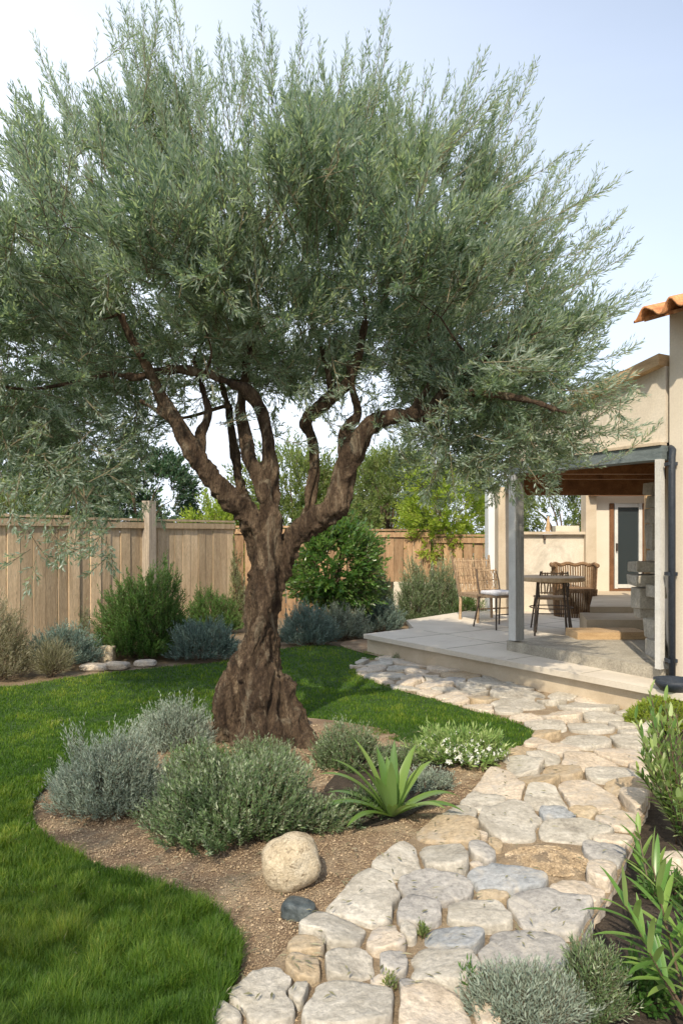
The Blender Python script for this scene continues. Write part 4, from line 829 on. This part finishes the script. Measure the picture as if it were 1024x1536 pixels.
g = lambda px, py, up=0: (G(px, py)[0] * (G(px, py)[1] + up) / G(px, py)[1], G(px, py)[1] + up)
# island bed
shrub('lavender_bush', g(168, 1238, .28), .38, .32, .37, 1500, .15, 16, .028, .0055, 'silver', 'silvery blue grey bush at the left tip of the planting bed', z0=.0, upb=.9, lump=.34)
shrub('rosemary_bush', g(345, 1288, .40), .45, .38, .35, 2600, .12, 16, .026, .0075, 'rosemary', 'wide grey green bush with pale tips in front of the olive trunk', upb=.8, lump=.36)
shrub('lavender_bush', g(262, 1135, .15), .30, .24, .31, 800, .15, 15, .028, .006, 'silver', 'smaller silvery bush behind, just left of the olive trunk', z0=.0, upb=1)
shrub('rosemary_bush', g(525, 1158, .10), .27, .2, .26, 800, .10, 14, .02, .006, 'rosemary', 'low pale tipped shrub right of the olive trunk behind the strap leaved plant', upb=.8)
shrub('creeping_herb', g(470, 1250, .12), .24, .17, .12, 620, .08, 12, .016, .006, 'rosemary', 'low dark creeping herb at the foot of the strap leaved plant', upb=.3)
shrub('creeping_herb', g(550, 1222, .05), .20, .12, .10, 380, .07, 12, .016, .006, 'rosemary', 'small creeping herb to the right under the strap leaves', upb=.3)
shrub('creeping_herb', g(395, 1160, .02), .26, .16, .20, 520, .10, 13, .022, .006, 'rosemary', 'green herb growing against the front roots of the olive tree', upb=.8)
shrub('flowering_shrub', g(688, 1150, .12), .32, .18, .19, 640, .11, 12, .042, .010, 'varieg', 'low shrub covered in small white flowers at the bend of the path', upb=.8, lump=.45, flowers=(240, .022))
sheet('dark_soil_patch', smoothpoly([G(*p) for p in [(575, 1120), (640, 1130), (690, 1165), (650, 1200), (590, 1235), (500, 1240), (470, 1200), (520, 1150)]], 2), .05, lambda x, y: zbed(x, y) + .006, 'soil')
shrub('creeping_herb', g(640, 1185, .05), .17, .14, .09, 300, .07, 12, .016, .006, 'silver', 'small greyish groundcover on dark soil right of the strap leaved plant', upb=.3)
shrub('creeping_herb', g(600, 1150, .05), .2, .12, .12, 320, .08, 12, .016, .006, 'rosemary', 'dark groundcover behind the strap leaved plant near the flowering shrub', upb=.5)
shrub('creeping_herb', g(300, 1160, .0), .22, .12, .16, 380, .09, 12, .02, .006, 'green', 'green groundcover between the silvery bushes and the trunk', upb=.8)
# strap leaved plant
def strap(b, base, D0, L, w_, droop, rnd, seg=12, fold=.22):
    P = []; p = np.array(base, float); d_ = np.array(D0, float); d_ /= np.linalg.norm(d_); st_ = L / seg; V = []
    for k in range(seg + 1):
        t = k / seg; side = np.cross(d_, [0, 0, 1]); side = side / max(np.linalg.norm(side), 1e-6); upv = np.cross(side, d_)
        w2 = w_ / 2 * (min(1, .55 + t * 2.2) if t < .35 else 1) * (1 - max(0, (t - .45) / .55) ** 2.2) + .0006
        V += [p - side * w2 + upv * w2 * fold * 1.6, p, p + side * w2 + upv * w2 * fold * 1.6]
        p = p + d_ * st_; d_ = d_ + np.array([0, 0, -droop * st_ * (.4 + t * 1.6)]); d_ /= np.linalg.norm(d_)
    Q = [[k * 3 + j, k * 3 + j + 1, k * 3 + 4 + j, k * 3 + 3 + j] for k in range(seg) for j in (0, 1)]; b.arr(V, Q, rnd)
q = g(588, 1226); root = empty('strap_leaved_plant', (q[0], q[1], .02), 'bright green plant with a fan of long strap leaves right of the trunk', 'plant')
b = MB()
for ax, el, L, w_, dr_ in ((-160, 32, .46, .045, 1.2), (-172, 45, .44, .045, 1.0), (175, 55, .42, .042, .8), (150, 62, .42, .042, .6), (-150, 60, .36, .04, .8), (120, 70, .34, .042, .5), (95, 66, .30, .04, .6), (78, 72, .36, .042, .5), (60, 62, .38, .045, .7), (35, 55, .36, .045, .9), (12, 38, .38, .05, 1.0), (-8, 30, .36, .048, 1.1), (-30, 42, .30, .045, 1.2), (-60, 48, .24, .04, 1.2), (-95, 50, .22, .04, 1.3), (-120, 60, .30, .04, 1.0), (-140, 28, .34, .04, 1.0), (-100, 75, .34, .042, .5), (-20, 74, .36, .042, .5), (165, 30, .36, .045, .9)):
    a, e = math.radians(ax + R.normal(0, 5)), math.radians(el + R.normal(0, 4)); strap(b, (q[0] + .02 * math.cos(a), q[1] + .02 * math.sin(a), .01), (math.cos(a) * math.cos(e), math.sin(a) * math.cos(e), math.sin(e)), L * 1.08, w_ * 1.3, dr_ * 1.9 + .5, R.random())
b.build('leaves', 'strap', root, True)
# right bed
shrub('lavender_bush', g(888, 1532, .1), .115, .11, .25, 560, .09, 15, .02, .004, 'rosemary', 'dark grey green bush beside the path at the lower right', z0=-.05, upb=.9)
shrub('lavender_bush', (.60, 2.37), .21, .13, .145, 750, .09, 14, .021, .0045, 'silver', 'silvery green bush at the bottom edge in front of the largest flagstone', z0=-.03, upb=1)
def stemmed(name, base, stems, nl, lL, lW, mat, label, cat='plant', droop=3, alpha=.9, group=None, smat='stem', spread0=.0, zl=.25):
    root = empty(name, base, label, cat, group); b = MB(); sb = MB()
    for (dx, dy, dz) in stems:
        B = np.array(base) + R.normal(0, .02, 3) * [1, 1, 0]; e = B + np.array([dx, dy, dz]); P = catmull([B, (B + e) / 2 + np.array([dx * .1, dy * .1, .03]), e], 8); sb.tube(P, np.linspace(.0055, .0025, len(P)), 6)
        T = nrm(np.gradient(P, axis=0))
        for k in range(nl):
            t = zl + (1 - zl) * (k / (nl - 1)); j = min(int(t * (len(P) - 1)), len(P) - 1); p, tt = P[j], T[j]
            A = np.cross(tt, [.3, .2, .9]); A /= np.linalg.norm(A); C = np.cross(tt, A); ph = k * 2.2 + R.normal(0, .3); al = alpha * (1.25 - .75 * t) + R.normal(0, .1)
            d_ = tt * math.cos(al) + (A * math.cos(ph) + C * math.sin(ph)) * math.sin(al); strap(b, p, d_, lL * R.uniform(.65, 1.15), lW * R.uniform(.8, 1.1), droop * R.uniform(.5, 1.3), R.random(), 7, .18)
    b.build('leaves', mat, root, True); sb.build('stems', smat, root, True); return root
stemmed('oleander_plant', (1.13, 2.42, -.05), [(-.20, .02, .36), (-.08, .10, .46), (.06, .05, .40), (-.16, -.10, .28), (.10, -.06, .32), (-.02, .02, .24)], 17, .165, .019, 'lance', 'plant with long lance shaped leaves at the lower right corner', droop=3.5, alpha=1.0)
stemmed('oleander_plant', (1.33, 2.75, -.05), [(-.04, .0, .36), (.10, .05, .40), (.02, -.12, .30)], 13, .12, .016, 'lance', 'second lance leaved plant just behind, cut by the right edge', droop=3, alpha=.9)
sg = g(975, 1318); stemmed('young_sprout', (sg[0], sg[1], -.05), [(-.06, .0, .30), (-.01, .03, .14), (.04, -.02, .12)], 7, .105, .024, 'lance', 'small bright green sprout with a few broad leaves on the dark soil', droop=2.5, alpha=.9, smat='twig')
sh = (1.78, 3.75); stemmed('white_edged_shrub', (sh[0], sh[1], -.05), [(R.uniform(-.24, .3), R.uniform(-.25, .25), R.uniform(.30, .80)) for _ in range(70)], 26, .072, .020, 'varieg', 'leafy pale edged shrub on the right beside the sunlit path', 'shrub', droop=3, alpha=.8, zl=.15)
shrub('small_weed', g(1000, 1330), .12, .1, .1, 90, .06, 9, .03, .012, 'green', 'low green weeds on the dark soil below the right shrub', 'weed', z0=-.05)
shrub('small_weed', (1.0, 2.55), .16, .12, .09, 130, .06, 9, .03, .012, 'green', 'low green weeds under the lance leaved plant', 'weed', z0=-.06)
shrub('clipped_shrub', (2.62, 5.98), .30, .22, .21, 1900, .035, 8, .013, .008, 'yellow', 'rounded clipped yellow green shrub against the patio step', upb=.1, lump=.06, z0=0, inner=.6)
for (a, b_), s_, l_ in (((584, 1487), .045, 'tiny bright green weed in a joint of the foreground stones'), ((703, 1490), .07, 'small green tuft in the joint beside the largest flagstone'), ((633, 1408), .05, 'dark green moss like tuft beside the small square stone'), ((505, 1100), .07, 'thin grass tuft on the bed edge behind the trunk')):
    q = g(a, b_); shrub('small_weed', q, s_ * .6, s_ * .6, s_ * 1.1, 26, s_ * .8, 6, s_ * .35, .006, 'lime' if s_ < .06 else 'green', l_, 'weed', upb=1.5)
# border beds, left
shrub('dry_shrub', (-3.75, 7.95), .42, .4, .80, 900, .2, 14, .045, .007, 'dry', 'greyish dry looking shrub at the left edge by the fence', upb=1)
shrub('rosemary_bush', g(98, 968, .3), .36, .3, .72, 700, .2, 14, .045, .007, 'rosemary', 'grey green spiky bush against the left fence', upb=1.3)
shrub('lavender_bush', g(95, 1003, .25), .46, .3, .44, 900, .17, 14, .04, .008, 'blue', 'low blue grey bush in the left border', upb=.7)
shrub('grass_tuft', g(78, 1014, .05), .2, .16, .30, 200, .22, 9, .09, .006, 'dry', 'dry straw coloured tuft below the blue grey bush', 'ornamental grass', upb=.9)
shrub('green_bush', g(218, 992, .45), .58, .45, 1.05, 2100, .2, 16, .05, .012, 'green', 'dense dark green bush before the left fence under the tall post', upb=.9, lump=.25)
shrub('lavender_bush', g(303, 993, .3), .50, .3, .48, 1000, .16, 14, .042, .009, 'blue', 'low silvery blue bush left of the olive trunk at the lawn edge', upb=.6)
shrub('green_bush', g(318, 950, .2), .50, .35, .62, 800, .16, 13, .045, .012, 'green', 'mid green bush by the fence just left of the olive trunk', upb=.8)
shrub('climbing_shrub', g(352, 928, .2), .26, .22, 1.30, 600, .16, 12, .04, .011, 'pale', 'thin pale shrub seen past the left side of the trunk', upb=.9, lump=.4)
# border beds, middle
def tree(name, c, trunk_h, rx, ry, rz, ns, sl_, nl, lL, lW, mat, label, cat='tree', lump=.25, trad=.08, cz=None, group=None, gap=.0, upb=.35, inner=.5, alpha=.8):
    root = empty(name, (c[0], c[1], 0), label, cat, group); ccz = cz or trunk_h + rz * .8; C0 = np.array([c[0], c[1], ccz])
    b = MB(); b.tube(catmull([(c[0], c[1], -.1), (c[0] + .05, c[1], trunk_h * .5), (c[0] - .03, c[1], trunk_h), (c[0], c[1], ccz)], 5), np.linspace(trad, trad * .5, 16), 8)
    for _ in range(10):
        v = nrm(R.normal(size=3) + np.array([0, 0, .3])); e = C0 + v * np.array([rx, ry, rz]) * .6; b.tube(catmull([(c[0], c[1], trunk_h * .8), (C0 + e) / 2 - np.array([0, 0, .1 * rz]), e], 5), np.linspace(trad * .35, trad * .1, 11), 5, cap=False)
    b.build('trunk', 'stem', root, True)
    v = nrm(R.normal(size=(ns, 3))); sd = c[0] * 3 + c[1]
    k = np.array([1 + lump * 1.6 * mn.noise(Vector(q) * 1.7 + Vector((sd, 0, 0))) + lump * mn.noise(Vector(q) * 4.3 + Vector((sd, 0, 0))) for q in v])
    P = C0 + v * (np.array([rx, ry, rz]) - sl_ * .5) * (k * R.uniform(inner, 1, ns) ** .5)[:, None]
    kp = np.array([mn.noise(Vector(p) * (1.6 / max(rx, .5)) + Vector((3, sd, 0))) > -.25 + gap for p in P]) & (P[:, 2] > .1); P, v, k = P[kp], v[kp], k[kp]
    D = nrm(v + np.array([0, 0, upb]) + R.normal(0, .35, v.shape)); b = MB(); shoots(b, P, D, sl_ * R.uniform(.6, 1.2, len(P)), nl, lL, lW, alpha, .1, rnd=np.clip(R.random(len(P)), 0, 1), stem=max(.002, lW * .12)); b.build('crown', [mat, 'stem'], root); return root
tree('citrus_tree', (-.12, 11.4), .4,   .66, .55, .78, 1500, .30, 10, .085, .038, 'citrus', 'glossy leafy citrus bush behind the right side of the trunk', cz=1.04, lump=.42)
shrub('lavender_bush', g(462, 970, .3), .42, .3, .52, 900, .17, 13, .045, .009, 'blue', 'silvery bush right of the trunk at the lawn edge under the citrus bush', upb=.8)
shrub('lavender_bush', g(512, 962, .4), .42, .3, .48, 800, .17, 13, .045, .009, 'silver', 'rounded pale silver bush in the middle of the border before the patio corner', upb=.8)
shrub('rosemary_bush', g(565, 950, .3), .44, .3, .46, 800, .17, 13, .045, .009, 'blue', 'grey green bush touching the left corner of the patio', upb=.8)
shrub('round_bush', (.55, 12.2), .36, .3, 1.0, 1100, .17, 13, .045, .009, 'rosemary', 'upright rounded grey bush before the brown fence', upb=1, base=.1)
shrub('tall_bush', (1.28, 12.55), .38, .3, 1.12, 1200, .18, 13, .045, .009, 'rosemary', 'tall grey green bush at the back left of the patio', upb=1)
shrub('tall_bush', (1.75, 12.6), .36, .3, 1.05, 1100, .18, 13, .045, .009, 'rosemary', 'tall dark bush right of its taller twin behind the patio', upb=1)
shrub('low_bush', (2.15, 12.4), .3, .2, .55, 500, .14, 12, .04, .009, 'green', 'low green bush beside the woven bench', upb=.7)
shrub('creeping_herb', g(622, 990, .05), .26, .08, .09, 260, .07, 10, .022, .007, 'rosemary', 'strip of creeping herb along the base of the patio step', upb=.4)
# beyond the fence
tree('yellow_tree', (1.95, 13.75), 1.1, .85, 1.05, .95, 2000, .22, 11, .07, .026, 'yellow', 'yellow green tree hanging over the brown fence beside the porch', cz=1.95, lump=.3, trad=.05)
tree('lime_tree', (.95, 15.2), 1.2, 1.0, .9, 1.2, 1900, .3, 11, .08, .026, 'lime', 'loose lime green tree standing behind the brown fence', cz=2.2, lump=.35, gap=.1)
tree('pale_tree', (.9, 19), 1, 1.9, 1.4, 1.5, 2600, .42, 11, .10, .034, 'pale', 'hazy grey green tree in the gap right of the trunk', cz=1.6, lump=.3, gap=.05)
tree('lime_tree', (-1.0, 15.8), 1, 1.4, 1.0, 1.4, 2200, .35, 11, .09, .034, 'lime', 'sunlit green tree showing between the olive limbs', cz=1.9, lump=.35)
tree('yellow_shrub', (-2.75, 15.5), .6, .75, .6, 1.0, 1300, .26, 10, .08, .03, 'yellow', 'bright yellow shrub peeping over the left fence by the trunk', cz=1.15, lump=.3)
tree('dark_tree', (-4.7, 17.2), 1, 1.35, 1.2, 1.55, 2600, .3, 13, .085, .04, 'dark', 'dark rounded evergreen behind the left fence post', cz=2.0, lump=.16, inner=.75)
tree('dark_tree', (-8.2, 17), 1.5, 2.1, 1.6, 2.2, 4000, .4, 12, .11, .045, 'dark', 'taller dark evergreen at the far left behind the yellow green shrub', cz=2.6, lump=.2, inner=.7)
tree('lime_shrub', (-5.9, 12.9), .6, 1.15, .8, 1.0, 1700, .3, 13, .075, .018, 'lime', 'light green feathery shrub over the fence at the left edge', cz=1.5, lump=.25, upb=1.1)
tree('green_tree', (5.0, 16.5), 1, 1.4, 1.0, 1.5, 3000, .32, 11, .085, .03, 'lime', 'bright green tree seen through the opening above the low patio wall', cz=1.7, lump=.25)
tree('pale_tree', (-9.5, 26), 1, 3.5, 2.4, 2.4, 1300, .6, 11, .16, .06, 'green', 'distant green tree low above the left fence', cz=1.7)
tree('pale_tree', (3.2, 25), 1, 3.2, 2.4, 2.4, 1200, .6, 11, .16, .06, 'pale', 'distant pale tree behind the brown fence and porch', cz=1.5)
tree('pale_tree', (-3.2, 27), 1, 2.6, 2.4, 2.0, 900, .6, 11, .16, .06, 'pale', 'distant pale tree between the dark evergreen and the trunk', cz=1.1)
# unseen tree added behind the viewer to throw dappled shade on the lawn
tree('shade_tree', (-3.3, -1.9), 2.2, 1.9, 1.5, 1.1, 750, .42, 12, .085, .022, 'olive', 'unseen olive tree added behind the viewer to shade the lawn', cz=4.5, lump=.3, trad=.14, gap=.22, inner=.2)
